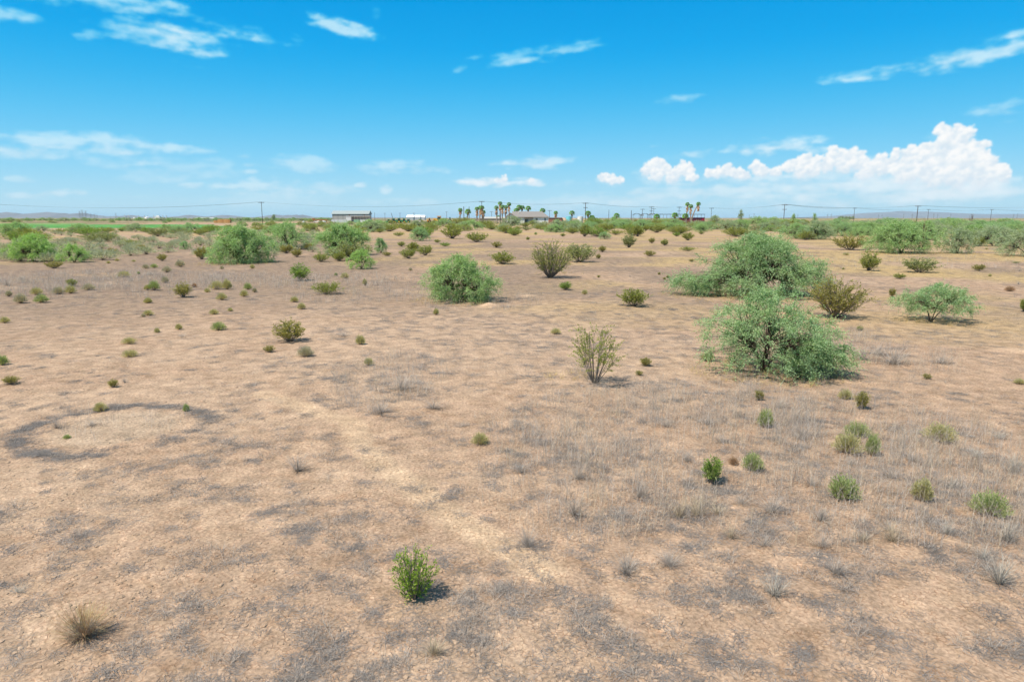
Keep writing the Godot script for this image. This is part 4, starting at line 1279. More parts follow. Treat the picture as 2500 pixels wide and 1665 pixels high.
# A low dome: thin stalks from one foot, short leaves towards the tips.
func dome_mesh(h: float, w: float, stalks: int, leaves: int, leaf: float) -> Array:
	var wood := Shape.new()
	var green := Shape.new()
	for i in stalks:
		var a := rng.randf() * TAU
		var lean := sqrt(rng.randf())
		var top := Vector3(cos(a) * lean * w * 0.5, h * (1.0 - 0.72 * lean * lean * lean) * rng.randf_range(0.7, 1.04), sin(a) * lean * w * 0.5)
		var q := Vector3(top.x * 0.55, top.y * 0.5, top.z * 0.55)
		var side := Vector3(-sin(a), 0, cos(a)) * h * 0.010
		wood.blade(Vector3(rng.randf_range(-0.03, 0.03) * w, -0.01, rng.randf_range(-0.03, 0.03) * w), q, top, side, Color(1, 1, 1) * rng.randf_range(0.65, 1.2))
		var tone := rng.randf_range(0.8, 1.2)
		for l in leaves:
			var f := lerpf(0.48, 1.04, (l + rng.randf()) / leaves)
			var at := (q * (f / 0.5) if f < 0.5 else q.lerp(top, (f - 0.5) * 2.0))
			var ld := ((top - q).normalized() + rdir() * 0.6 + Vector3(0, 0.4, 0)).normalized()
			var ll := leaf * rng.randf_range(0.7, 1.35)
			green.leaf(at + rdir() * leaf * 0.3, ld * ll, ld.cross(Vector3.UP + rdir()).normalized() * ll * 0.10, Color(1, 1, 1) * (tone * rng.randf_range(0.8, 1.2)))
	return [wood.mesh(), green.mesh()]


# A tuft of dead wiry stalks that fan out of one foot and fork towards the tips; tip = colour of the upper half.
func tuft_mesh(h: float, w: float, stalks: int, wide: float, tip: Color, forks := 3, long_stalks := 0) -> Mesh:
	var s := Shape.new()
	for i in long_stalks:
		var foot := Vector3(-0.02 + 0.04 * i, 0, 0)
		s.blade(foot, foot + Vector3(-0.08 * h + 0.05 * h * i, h * 1.1, 0), Vector3(-0.2 * h + 0.1 * h * i, h * (2.0 - 0.35 * i), 0.02), Vector3(wide * 1.6, 0, 0), Color(1.3, 1.15, 0.9))
	for i in stalks:
		var a := rng.randf() * TAU
		var lean := pow(rng.randf(), 0.5)
		var top := Vector3(cos(a) * lean * w * 0.5, h * (1.0 - 0.4 * lean * lean) * rng.randf_range(0.5, 1.0), sin(a) * lean * w * 0.5)
		var q := Vector3(top.x * 0.5, top.y * rng.randf_range(0.45, 0.6), top.z * 0.5) + rdir() * h * 0.03
		var base := Vector3(rng.randf_range(-0.05, 0.05) * w, -0.01, rng.randf_range(-0.05, 0.05) * w)
		var side := Vector3(-sin(a), rng.randf_range(-0.3, 0.3), cos(a)) * wide
		var g := rng.randf_range(0.62, 1.25)
		var low := Color(g, g, g)
		s.quad(base - side, base + side, q + side * 0.7, q - side * 0.7, low)
		s.tri(q - side * 0.7, q + side * 0.7, top, low * tip)
		for k in forks:
			var f := rng.randf_range(-0.6, 0.9)
			var p := base.lerp(q, 1.0 + f) if f < 0.0 else q.lerp(top, f)
			var e := p + (top - q) * rng.randf_range(0.3, 0.8) + rdir() * h * 0.17
			e.y = maxf(e.y, 0.01)
			s.tri(p - side * 0.6, p + side * 0.6, e, low * tip * rng.randf_range(0.85, 1.15))
	return s.mesh()


var bank := {}   # ready-made plant shapes by kind: [[aspect, height, meshes...], ...]

const LEAF_TONES := {
	"mesquite": {"bright": [0.41, 0.56, 0.22], "green": [0.385, 0.52, 0.255], "blue": [0.365, 0.50, 0.275], "grey": [0.40, 0.47, 0.315]},
	"creosote": {"olive": [0.310, 0.335, 0.105], "brown": [0.335, 0.318, 0.115], "green": [0.275, 0.365, 0.100], "grey": [0.310, 0.335, 0.165], "lime": [0.290, 0.400, 0.065]},
	"scrub": {"olive": [0.330, 0.365, 0.135], "green": [0.325, 0.435, 0.185], "grey": [0.360, 0.400, 0.235]},
	"dome": {"green": [0.370, 0.425, 0.195], "yellow": [0.490, 0.465, 0.245], "grey": [0.460, 0.430, 0.325], "brown": [0.440, 0.310, 0.205]},
	"tuft": {"grey": [0.400, 0.358, 0.322], "straw": [0.460, 0.385, 0.280], "pale": [0.430, 0.405, 0.360], "rust": [0.360, 0.318, 0.275]},
	"sage": {"grey": [0.440, 0.455, 0.340]},
}
const WOOD_TONES := {"mesquite": [0.075, 0.058, 0.048], "scrub": [0.15, 0.125, 0.105], "creosote": [0.185, 0.160, 0.135], "dome": [0.44, 0.36, 0.285], "sage": [0.20, 0.17, 0.14]}


func leaf_mat(kind: String, tone: String) -> Material:
	var c: Array = LEAF_TONES[kind][tone]
	var col := Color(c[0], c[1], c[2])
	if kind == "tuft":
		return mat("dry stalks " + tone, col, 0.9, Color(0.45, 0.42, 0.38))
	var k: float = maxf(col.r, maxf(col.g, col.b))
	return mat("leaves %s %s" % [kind, tone], col, 0.75, Color(col.r / k, col.g / k, col.b / k * 0.7) * 0.9)


func wood_mat(kind: String) -> Material:
	var c: Array = WOOD_TONES[kind]
	return mat("wood " + kind, Color(c[0], c[1], c[2]), 0.95)


func fill_bank() -> void:
	# shapes are made one metre high; aspect = width over height
	bank.mesquite = []
	for a in [1.0, 1.45, 1.6, 1.9, 2.2, 2.6, 3.1, 3.8]:
		bank.mesquite.append([a, mesquite_mesh(1.0, a, rng.randf_range(0.04, 0.14), int(90 + 40 * a), 11, 8, 0.052, 4)])
	bank.creosote = []
	for a in [0.7, 0.95, 1.1, 1.3, 1.5, 1.7, 2.0, 2.4, 2.9]:
		for k in 2:
			bank.creosote.append([a + k * 0.07, creosote_mesh(1.0, a, int(24 + a * 10), 9, 10, 0.062, 0.28)])
	bank.scrub = []
	for a in [1.5, 2.0, 2.6, 3.2]:
		bank.scrub.append([a, mesquite_mesh(1.0, a, 0.0, int(70 + 30 * a), 9, 7, 0.075, 5)])
	bank.dome = []
	for a in [0.75, 1.0, 1.2, 1.4, 1.6, 2.0]:
		bank.dome.append([a, dome_mesh(1.0, a, int(170 + a * 70), 8, 0.12)])
	bank.tuft = []
	for a in [0.9, 1.2, 1.5, 1.8, 2.2, 2.8]:
		bank.tuft.append([a, [tuft_mesh(1.0, a, int(60 + 26 * a), 0.0065, W)]])
	bank.sage = []
	for a in [1.5, 2.0, 2.4]:
		bank.sage.append([a, dome_mesh(1.0, a, 90, 8, 0.2)])


const NOUN := {"mesquite": ["mesquite_tree", "tree", "mesquite trees scattered over the flat"], "creosote": ["creosote_bush", "bush", "creosote bushes scattered over the flat"], "dome": ["dome_shrub", "shrub", "low dome shrubs"], "tuft": ["dry_grass_tuft", "grass tuft", "dead grass tufts"], "scrub": ["scrub_bush", "bush", "bushes of the far scrub"], "sage": ["sage_clump", "shrub", "pale sage clumps"]}


func plant(kind: String, x: float, z: float, w: float, h: float, tone: String, label: String, own := [], group := "") -> Node3D:
	var names: Array = NOUN[kind]
	var g: String = group if group else names[2]
	var at := Vector3(x, height(x, z) - 0.01, z)
	var meshes := own
	var sc := Vector3.ONE
	if own.is_empty():
		var best := 99.0
		var pick := []
		for e in bank[kind]:
			var miss: float = absf(log(e[0] / (w / h))) + rng.randf() * 0.12
			if miss < best:
				best = miss
				pick = e
		meshes = pick[1]
	# every shape is fitted to the size the plant has
	var box: AABB = meshes[meshes.size() - 1].get_aabb()
	var wide := (box.size.x + box.size.z) * 0.5 if own.is_empty() else box.size.x
	if kind == "creosote" and own.is_empty():
		wide /= 1.2
	elif kind == "dome":
		wide /= 1.08
	elif kind == "mesquite":
		wide /= 1.06
		h *= 1.04
	sc = Vector3(w / wide, h / box.end.y, w / wide)
	var turn := rng.randf() * TAU if own.is_empty() else 0.0
	if kind == "tuft":
		var o := single(names[0], meshes[0], leaf_mat(kind, tone), label, names[1], at, g)
		o.rotation.y = turn
		o.scale = sc
		return o
	var t := thing(names[0], label, names[1], at, turn, g)
	t.scale = sc
	part("trunk" if kind == "mesquite" else "stem", meshes[0], wood_mat(kind), t)
	part("crown" if kind == "mesquite" else "foliage", meshes[1], leaf_mat(kind, tone), t)
	return t


func plants() -> void:
	for p in PLANTS:
		var own := []
		var w: float = p[3]
		var h: float = p[4]
		var l: String = p[6]
		# the trees and bushes that show largest get shapes of their own
		if l.begins_with("largest mesquite"):
			own = mesquite_mesh(h, w * 0.8, 0.0, 520, 15, 13, 0.088, 6, Vector2(w * 0.06, 0), [[-w * 0.36, 0.12 * h, 0.3, w * 0.17], [w * 0.05, h * 0.62, 0, w * 0.2], [w * 0.3, h * 0.2, 0.2, w * 0.2]])
		elif l.begins_with("blue-green mesquite with"):
			own = mesquite_mesh(h, w, 0.05, 300, 15, 14, 0.055, 7, Vector2(0.05, 0), [[w * 0.25, h * 0.18, 0.35, w * 0.22]])
		elif l.begins_with("small wide mesquite on"):
			own = mesquite_mesh(h, w, 0.28, 170, 13, 10, 0.062, 3, Vector2(w * 0.09, 0))
		elif l.begins_with("broad feathery"):
			own = mesquite_mesh(h, w, 0.03, 300, 14, 10, 0.078, 5)
		elif l.begins_with("large dense dome"):
			own = mesquite_mesh(h, w, 0.0, 380, 13, 9, 0.12, 5)
		elif l.begins_with("rounded bright"):
			own = mesquite_mesh(h, w, 0.16, 250, 12, 9, 0.105, 4)
		elif l.begins_with("big light green"):
			own = mesquite_mesh(h, w, 0.1, 320, 12, 9, 0.14, 5)
		elif l.begins_with("wide twin"):
			own = mesquite_mesh(h, w * 0.9, 0.06, 320, 12, 9, 0.13, 5, Vector2.ZERO, [[-w * 0.22, h * 0.5, 0, w * 0.2], [w * 0.22, h * 0.5, 0, w * 0.2]])
		elif l.begins_with("tall open creosote"):
			own = creosote_mesh(h, w, 22, 10, 13, 0.034, 0.42, 0.7)
		elif l.begins_with("vivid green"):
			own = creosote_mesh(h, w, 34, 9, 12, 0.020, 0.16, 1.2)
		elif l.begins_with("tall grey-stemmed olive"):
			w *= 1.18
			own = creosote_mesh(h, w, 60, 11, 14, 0.052, 0.30)
		elif l.begins_with("big brown-olive"):
			w *= 1.1
			own = creosote_mesh(h, w, 60, 11, 14, 0.052, 0.28)
		elif l.begins_with("large fan-shaped"):
			w *= 1.15
			own = [tuft_mesh(h, w, 330, 0.0024, Color(1.3, 0.85, 0.52))]
		elif l.begins_with("grey tuft with two"):
			own = [tuft_mesh(h * 0.5, w, 120, 0.0018, W, 3, 2)]
		plant(p[0], p[1], p[2], w, h, p[5], l, own)
	far_scrub()


# what stands below which landmark, by x over depth
func zone(t: float) -> String:
	for q in [[-0.62, "the field"], [-0.36, "the lone pole"], [-0.2, "the grey barn"], [-0.07, "the green machines"], [0.055, "the white house"], [0.15, "the water tanks"], [0.24, "the shade roofs"], [0.32, "the three tall palms"], [0.46, "the double-arm pole"], [0.58, "the big light green mesquite"]]:
		if t < q[0]:
			return q[1]
	return "the right edge"


func lay(kind: String, spots: Array, words: String, group: String) -> void:
	# spots: [x, z, w, h, tone]; each gets its place in the row below its landmark, counted from the left
	spots.sort_custom(func(a, b): return a[0] / -a[1] < b[0] / -b[1])
	var count := {}
	for q in spots:
		var w: String = words % zone(q[0] / -q[1])
		count[w] = count.get(w, 0) + 1
	var at := {}
	for q in spots:
		var w: String = words % zone(q[0] / -q[1])
		var i: int = at.get(w, 0)
		at[w] = i + 1
		plant(kind, q[0], q[1], q[2], q[3], q[4], w if count[w] == 1 else "%s, %s from left" % [w, ordinal(i)], [], group)


func far_scrub() -> void:
	# the pale sage that closes ranks beyond the two bright trees at the left
	for band in [["near", 60.0, 88.0, 84], ["middle", 88.0, 115.0, 100], ["back", 115.0, 185.0, 110]]:
		var spots := []
		for i in band[3]:
			var a := deg_to_rad(rng.randf_range(-37.5, -16.0))
			var r := rng.randf_range(band[1], band[2])
			var x := sin(a) * r
			var z := -cos(a) * r
			if n_mid.get_noise_2d(x * 0.2, z * 0.2) < -0.25:
				continue
			var h := rng.randf_range(0.55, 0.95)
			spots.append([x, z, h * rng.randf_range(1.9, 3.3), h, "grey"])
		lay("sage", spots, "pale sage in the " + band[0] + " row below %s", "pale sage clumps")
	# the far scrub, thick towards the house and the field
	for band in [["near", 105.0, 160.0, 50], ["middle", 160.0, 230.0, 60]]:
		var spots := []
		for i in band[3]:
			var a := deg_to_rad(rng.randf_range(-38.0, 38.0))
			var r := rng.randf_range(band[1], band[2])
			var x := sin(a) * r
			var z := -cos(a) * r
			if x < -r * 0.30 and r > 180.0 or n_wide.get_noise_2d(x * 0.5, z * 0.5) < -0.12 and r < 200.0:
				continue
			var h := rng.randf_range(1.1, 2.1)
			spots.append([x, z, h * rng.randf_range(1.7, 3.0), h, ["olive", "olive", "green", "grey"][rng.randi() % 4]])
		lay("creosote", spots, "bush in the " + band[0] + " far scrub below %s", "far scrub bushes")
	for band in [["third", 170.0, 250.0, 90], ["fourth", 250.0, 345.0, 110], ["last", 345.0, 620.0, 90]]:
		var spots := []
		for i in band[3]:
			var a := deg_to_rad(rng.randf_range(-38.0, 38.0))
			var r := rng.randf_range(band[1], band[2])
			var x := sin(a) * r
			var z := -cos(a) * r
			if x < -r * 0.37 and r > 205.0 and r < 480.0:
				continue
			if r > 345.0 and (absf(x / z + 0.02) < 0.11 or x < -r * 0.2 and r < 480.0):
				continue
			var h := rng.randf_range(1.1, 2.2) * (1.25 if r > 345.0 else 1.0)
			spots.append([x, z, h * rng.randf_range(1.9, 3.6), h, ["olive", "olive", "green", "grey"][rng.randi() % 4]])
		lay("scrub", spots, "mound in the " + band[0] + " scrub row below %s", "bushes of the far scrub")
	for band in [["near", 95.0, 150.0, 18], ["middle", 150.0, 230.0, 46], ["back", 230.0, 380.0, 64]]:
		var spots := []
		for i in band[3]:
			var a := deg_to_rad(rng.randf_range(3.0 if i % 4 else -12.0, 38.0))
			if band[0] == "near":
				a = deg_to_rad(rng.randf_range(21.0, 38.0))
			var r := rng.randf_range(band[1], band[2])
			var h := rng.randf_range(1.9, 3.1)
			spots.append([sin(a) * r, -cos(a) * r, h * rng.randf_range(1.8, 3.2), h, ["green", "blue", "grey"][rng.randi() % 3]])
		lay("mesquite", spots, "tree in the " + band[0] + " far wood below %s", "far wood")


# ---------------------------------------------------------------- what nobody could count

func scatter(called: String, label: String, category: String, m: Mesh, material: Material, xf: Array, cols: PackedColorArray) -> void:
	var mm := MultiMesh.new()
	mm.transform_format = MultiMesh.TRANSFORM_3D
	mm.use_colors = true
	mm.mesh = m
	mm.instance_count = xf.size()
	for i in xf.size():
		mm.set_instance_transform(i, xf[i])
		mm.set_instance_color(i, cols[i])
	var o := MultiMeshInstance3D.new()
	o.name = called
	o.multimesh = mm
	o.material_override = material
	add_child(o)
	tag(o, label, category)
	o.set_meta("kind", "stuff")


func ground_cover() -> void:
	# standing dead grass
	var xf := []
	var cols := PackedColorArray()
	for i in 90000:
		var a := deg_to_rad(rng.randf_range(-42.0, 42.0))
		var r := 4.0 * pow(26.0, rng.randf())
		var x := sin(a) * r
		var z := -cos(a) * r
		var l := litter(x, z)
		var y := straw(x, z)
		var want := maxf(l * 0.5 * smoothstep(60.0, 20.0, r), y * 0.3)
		want = maxf(want, 0.5 * smoothstep(1.6, 0.3, Vector2((x - 4.0) / 3.9, (z + 9.6) / 3.4).length_squared()) * smoothstep(-0.5, 0.3, n_mid.get_noise_2d(x, z)))
		if rng.randf() > want:
			continue
		var s := rng.randf_range(0.5, 1.25) * lerpf(0.8, 1.5, smoothstep(6.0, 50.0, r))
		var b := Basis(Vector3.UP, rng.randf() * TAU).scaled(Vector3(s, s * rng.randf_range(0.45, 1.0), s))
		xf.append(Transform3D(b, Vector3(x, height(x, z), z)))
		var c := Color(0.40, 0.355, 0.315).lerp(Color(0.52, 0.41, 0.22), clampf(y * 1.3 - l * 0.4 + rng.randf_range(-0.2, 0.2), 0.0, 1.0))
		cols.append(c * rng.randf_range(0.75, 1.2))
	# golden grass round the feet of the bigger trees
	for q in [[10.1, -28.9, 3.6, 420], [5.4, -14.3, 1.5, 200], [-19.7, -49.7, 2.9, 260], [36.1, -63.8, 3.4, 260], [-2.1, -26.8, 1.7, 160], [40.7, -62.8, 2.2, 120], [13.2, -21.3, 1.1, 60], [2.6, -40.0, 1.6, 60], [1.2, -13.6, 0.5, 40]]:
		for i in q[3]:
			var a := rng.randf() * TAU
			var r: float = q[2] * sqrt(rng.randf()) * 1.1
			var x: float = q[0] + cos(a) * r
			var z: float = q[1] + sin(a) * r * 0.8 + q[2] * 0.15
			var s := rng.randf_range(0.7, 1.5)
			xf.append(Transform3D(Basis(Vector3.UP, rng.randf() * TAU).scaled(Vector3(s, s * rng.randf_range(0.6, 1.2), s)), Vector3(x, height(x, z), z)))
			cols.append(Color(0.56, 0.42, 0.19) * rng.randf_range(0.8, 1.15))
	scatter("dry_grass", "thin grey and straw dead grass standing all over the flat", "grass", tuft_mesh(0.15, 0.30, 9, 0.0013, W, 2), mat("standing dead grass", W, 0.9, Color(0.4, 0.4, 0.4)), xf, cols)
	# thickets of thin dead annual stalks
	xf = []
	cols = PackedColorArray()
	for q in STALK_ZONES:
		for i in q[4]:
			var a := rng.randf() * TAU
			var r := sqrt(rng.randf()) * 1.15
			var x: float = q[0] + cos(a) * r * q[2]
			var z: float = q[1] + sin(a) * r * q[3]
			if n_mid.get_noise_2d(x * 2.2 + 30.0, z * 2.2) < rng.randf_range(-0.5, 0.25):
				continue
			var s := rng.randf_range(0.6, 1.35) * lerpf(1.0, 2.6, smoothstep(14.0, 45.0, -z))
			xf.append(Transform3D(Basis(Vector3.UP, rng.randf() * TAU).scaled(Vector3(s, minf(s, 1.3) * rng.randf_range(0.6, 1.15), s)), Vector3(x, height(x, z), z)))
			cols.append(Color(0.43, 0.39, 0.36).lerp(Color(0.52, 0.43, 0.30), pow(rng.randf(), 3.0)) * rng.randf_range(0.75, 1.2))
	scatter("dead_stalks", "wispy thickets of thin grey dead stalks, thickest at the lower right", "grass", stalk_mesh(), mat("dead stalks", W, 0.9, Color(0.4, 0.4, 0.4)), xf, cols)
	# small dark mats of dead curled grass, lying in patches
	xf = []
	cols = PackedColorArray()
	for i in 9500:
		var a := deg_to_rad(rng.randf_range(-42.0, 42.0))
		var r := 4.0 * pow(9.0, rng.randf())
		var cx := sin(a) * r
		var cz := -cos(a) * r
		if i < 230:
			# the rim of the old ring at the left
			var b := rng.randf() * TAU
			cx = RING.x + cos(b) * 1.28 + rng.randfn() * 0.10
			cz = RING.y + sin(b) * 1.25 + rng.randfn() * 0.08
			if n_mid.get_noise_2d(cx * 3.0, cz * 3.0) < rng.randf_range(-0.45, 0.0):
				continue
		elif rng.randf() > 0.13 + 0.45 * litter(cx, cz):
			continue
		var wide := (0.02 + 0.10 * pow(rng.randf(), 2.0)) * lerpf(1.0, 2.2, smoothstep(8.0, 30.0, r)) if i >= 230 else 0.045
		var long := rng.randf_range(0.8, 2.2)
		var turn := rng.randf() * TAU
		for k in 2 + int(wide * 90.0 * rng.randf_range(0.6, 1.3)):
			var o := Vector2(rng.randfn() * wide * long, rng.randfn() * wide).rotated(turn)
			var x := cx + o.x
			var z := cz + o.y
			var s := rng.randf_range(0.3, 0.7)
			xf.append(Transform3D(Basis(Vector3.UP, rng.randf() * TAU).scaled(Vector3(s, s * rng.randf_range(0.6, 1.4), s)), Vector3(x, height(x, z), z)))
			cols.append(Color(0.205, 0.190, 0.182) * rng.randf_range(0.7, 1.3))
	scatter("grass_litter", "dark grey flattened dead grass lying in patches on the soil", "litter", flat_litter(), mat("flat dead grass", W), xf, cols)
	# crumbs of crust
	xf = []
	cols = PackedColorArray()
	for i in 26000:
		var a := deg_to_rad(rng.randf_range(-42.0, 42.0))
		var r := 3.8 * pow(4.6, rng.randf())
		var x := sin(a) * r
		var z := -cos(a) * r
		if n_mid.get_noise_2d(x * 2.0, z * 2.0) + rng.randf_range(-0.5, 0.5) < 0.0:
			continue
		var s := 0.006 + 0.02 * pow(rng.randf(), 3.0)
		var b := Basis.from_euler(Vector3(rng.randf() * 0.6, rng.randf() * TAU, rng.randf() * 0.6)).scaled(Vector3(s, s * 0.55, s * rng.randf_range(0.7, 1.3)))
		xf.append(Transform3D(b, Vector3(x, height(x, z), z)))
		cols.append(soil(x, z) * rng.randf_range(0.7, 0.95))
	scatter("soil_crumbs", "small crumbs and clods of tan desert soil", "soil", crumb(), mat("soil crumbs", W, 1.0), xf, cols)


func stalk_mesh() -> Mesh:
	var s := Shape.new()
	for i in 11:
		var a := rng.randf() * TAU
		var at := Vector3(rng.randfn() * 0.07, 0, rng.randfn() * 0.07)
		var lean := Vector3(cos(a), 0, sin(a)) * rng.randf_range(0.02, 0.16)
		var h := rng.randf_range(0.12, 0.34)
		var side := Vector3(-sin(a), 0.2, cos(a)) * 0.0013
		var g := rng.randf_range(0.7, 1.2)
		var q := at + lean * 0.4 + Vector3(0, h * 0.55, 0)
		var top := at + lean + Vector3(0, h, 0)
		s.blade(at, q, top, side, Color(g, g, g))
		for k in 3:
			var p := q.lerp(top, rng.randf_range(-0.5, 0.8))
			var e := p + Vector3(rng.randf_range(-0.07, 0.07), rng.randf_range(0.02, 0.09), rng.randf_range(-0.07, 0.07))
			s.tri(p - side * 0.7, p + side * 0.7, e, Color(g, g, g))
	return s.mesh()


func crumb() -> Mesh:
	var s := SphereMesh.new()
	s.radial_segments = 6
	s.rings = 3
	s.radius = 1.0
	s.height = 2.0
	var a := s.get_mesh_arrays()
	var m := Shape.new()
	var v: PackedVector3Array = a[Mesh.ARRAY_VERTEX]
	var t: PackedInt32Array = a[Mesh.ARRAY_INDEX]
	for i in range(0, t.size(), 3):
		var q := []
		for k in 3:
			var p := v[t[i + k]]
			q.append(p * (1.0 + 0.35 * sin(p.x * 5.0 + p.y * 3.0) * cos(p.z * 4.0)))
		if (q[1] - q[0]).cross(q[2] - q[0]).length() > 1e-5:
			m.tri(q[0], q[1], q[2], W)
	return m.mesh()


func flat_litter() -> Mesh:
	var s := Shape.new()
	for i in 26:
		var a := rng.randf() * TAU
		var p := Vector3(rng.randf_range(-0.14, 0.14), rng.randf_range(0.0, 0.012), rng.randf_range(-0.14, 0.14))
		var d := Vector3(cos(a), rng.randf_range(-0.05, 0.14), sin(a)) * rng.randf_range(0.04, 0.13)
		var side := Vector3(-sin(a), rng.randf_range(-0.6, 0.6), cos(a)) * 0.0022
		var g := rng.randf_range(0.6, 1.15)
		s.quad(p - side, p + side, p + d + side * 0.5, p + d - side * 0.5, Color(g, g, g))
	return s.mesh()


# ---------------------------------------------------------------- far land

func ridge(called: String, pts: Array, depth: float, col: Color) -> void:
	# a mountain chain with a front and a back slope; gullies come from noise
	var s := Shape.new()
	var n := FastNoiseLite.new()
	n.seed = 31
	n.frequency = 0.0011
	n.fractal_octaves = 5
	var rows := 9
	var grid := []
	for i in pts.size() - 1:
		var steps := 6
		for k in steps:
			var p: Vector3 = pts[i].lerp(pts[i + 1], float(k) / steps)
			var line := []
			for j in rows:
				var f := float(j) / (rows - 1)          # 0 front foot, 0.5 crest, 1 back foot
				var up := 1.0 - absf(f - 0.5) * 2.0
				var z := p.z + (0.5 - f) * depth
				var y := p.y * pow(up, 1.25) * (1.0 + n.get_noise_2d(p.x, z) * (0.5 if j != 4 else 0.10)) - 3.0
				line.append(Vector3(p.x + n.get_noise_2d(p.x + 500.0, z) * depth * 0.015, y, z))
			grid.append(line)
	for i in grid.size() - 1:
		for j in rows - 1:
			var g := 1.0 + n.get_noise_2d(grid[i][j].x * 3.0, grid[i][j].z * 3.0) * 0.35
			s.quad(grid[i][j], grid[i + 1][j], grid[i + 1][j + 1], grid[i][j + 1], Color(g, g, g), Vector3.UP)
	structure(called, s.mesh(), mat("bare rock " + called, col))


func field(called: String, near: float, far: float, left: float, right: float, col: Color, h: float) -> void:
	# a standing crop: a ragged canopy h high with ragged sides; left and right are x over depth
	var s := Shape.new()
	var nx := 120
	var nz := 10
	var grid := []
	for j in nz + 1:
		var line := []
		for i in nx + 1:
			var d := lerpf(near, far, float(j) / nz)
			var x := lerpf(left, right, float(i) / nx) * d
			var edge := i == 0 or i == nx or j == 0 or j == nz
			line.append(Vector3(x, 0.004 if edge else h * (0.8 + 0.5 * n_mid.get_noise_2d(x, d)), -d - n_wide.get_noise_2d(x, 3.0) * 5.0))
		grid.append(line)
	for j in nz:
		for i in nx:
			var g := 1.0 + n_straw.get_noise_2d(grid[j][i].x * 1.5, grid[j][i].z * 3.0) * 0.6
			s.quad(grid[j][i], grid[j][i + 1], grid[j + 1][i + 1], grid[j + 1][i], Color(g * (1.0 + 0.25 * n_wide.get_noise_2d(grid[j][i].x, grid[j][i].z)), g, g), Vector3.UP)
	structure(called, s.mesh(), mat(called, col, 0.85))


func far_tree(label: String, x: float, z: float, w: float, h: float, tone: String, group: String) -> void:
	plant("mesquite", x, z, w, h, tone, label, [], group)


func far_land() -> void:
	fill_bank()
	ridge("mountains_left", RIDGE_LEFT, 2600.0, Color(0.15, 0.145, 0.15))
	ridge("mountains_right", RIDGE_RIGHT, 4500.0, Color(0.15, 0.145, 0.15))
	field("field_near", 222.0, 262.0, -0.95, -0.405, Color(0.075, 0.215, 0.045), 0.35)
	field("field_middle", 276.0, 318.0, -0.95, -0.43, Color(0.08, 0.21, 0.047), 0.35)
	field("field_far", 332.0, 400.0, -0.95, -0.62, Color(0.15, 0.215, 0.07), 0.3)
	field("field_by_pole", 330.0, 362.0, -0.375, -0.27, Color(0.09, 0.22, 0.05), 0.3)
	field("field_right", 520.0, 600.0, 0.33, 0.365, Color(0.30, 0.30, 0.06), 0.5)
	# the dark row of trees beyond the field
	for i in 52:
		var d := rng.randf_range(600.0, 720.0)
		var h := rng.randf_range(2.6, 4.4)
		far_tree("dark tree in the row beyond the green field, %s from the left" % ordinal(i), (-0.80 + 0.0112 * i + rng.randf_range(-0.004, 0.004)) * d, -d, h * rng.randf_range(2.2, 4.0), h, ["grey", "green"][i % 2], "tree row beyond the green field")
	for i in 38:
		var d := rng.randf_range(800.0, 1000.0)
		var h := rng.randf_range(2.2, 4.2)
		far_tree("small far tree between the industrial plant and the barn, %s from the left" % ordinal(i), (-0.57 + 0.0088 * i + rng.randf_range(-0.004, 0.004)) * d, -d, h * rng.randf_range(2.2, 4.5), h, ["grey", "green", "blue"][i % 3], "small far trees before the plant and the barn")
	far_tree("tall dark far tree right of the lone pole at the left", -0.344 * 800.0, -800.0, 6.0, 7.4, "grey", "single far trees")
	for i in 9:
		var d := rng.randf_range(1450.0, 1600.0)
		var h := rng.randf_range(5.0, 8.5)
		far_tree("dark far tree in the clump left of the thick right-hand pole, %s from the left" % ordinal(i), (0.472 + 0.0025 * i) * d, -d, h * 1.3, h, "grey", "far clump of trees at the right")
	var tall := mesquite_mesh(7.9, 3.7, 0.34, 60, 9, 7, 0.42, 2, Vector2.ZERO, [[-0.9, 4.6, 0, 1.1], [0.9, 4.8, 0, 1.1]])
	plant("mesquite", 0.330 * 380.0, -380.0, 3.7, 7.9, "grey", "tall slender two-headed tree alone on the skyline right of the palms", tall, "single far trees")
	for q in [[0.4065, "left"], [0.437, "right"]]:
		plant("mesquite", q[0] * 335.0, -335.0, 3.4, 5.6, "green", "pointed green tree on the skyline, %s one of two beside the double-arm pole" % q[1], mesquite_mesh(5.6, 3.4, 0.1, 60, 9, 7, 0.3, 3), "single far trees")
	var bare := thing("bare_tree", "leafless grey bush standing up from the skyline near the right edge", "tree", Vector3(0.663 * 300.0, 0, -300.0))
	var w := mesquite_mesh(5.3, 3.4, 0.2, 70, 6, 1, 0.1, 5)
	part("trunk", w[0], mat("bare grey wood", Color(0.20, 0.17, 0.15)), bare)
	var old := thing("bare_tree", "dry rust-brown branch sticking out of the big light green mesquite", "tree", Vector3(37.6, 1.2, -63.0))
	part("trunk", mesquite_mesh(2.1, 0.7, 0.1, 26, 6, 1, 0.1, 3)[0], mat("dead brown wood", Color(0.21, 0.14, 0.105)), old)
	# lattice towers far behind
	var tower := pylon_mesh()
	var towers := PYLONS.duplicate()
	towers.sort_custom(func(a, b): return a[0] / -a[1] < b[0] / -b[1])
	var lefts := 0
	for i in towers.size():
		var q: Array = towers[i]
		lefts += 1 if q[0] < 0 else 0
		var o := single("transmission_tower", tower, mat("galvanised lattice", Color(0.22, 0.23, 0.24)), "thin far lattice tower %s, %s from the left" % ["before the left mountains" if q[0] < 0 else "on the hazy right horizon", ordinal(i if q[0] < 0 else i - lefts)], "tower", Vector3(q[0], 0, q[1]), "far lattice towers at the left" if q[0] < 0 else "far lattice towers at the right")
		o.scale = Vector3.ONE * (q[2] / 40.0)
	industrial()


func strut(s: Shape, a: Vector3, b: Vector3, r: float, col := W) -> void:
	s.tube(PackedVector3Array([a, b]), r, r, 4, col)


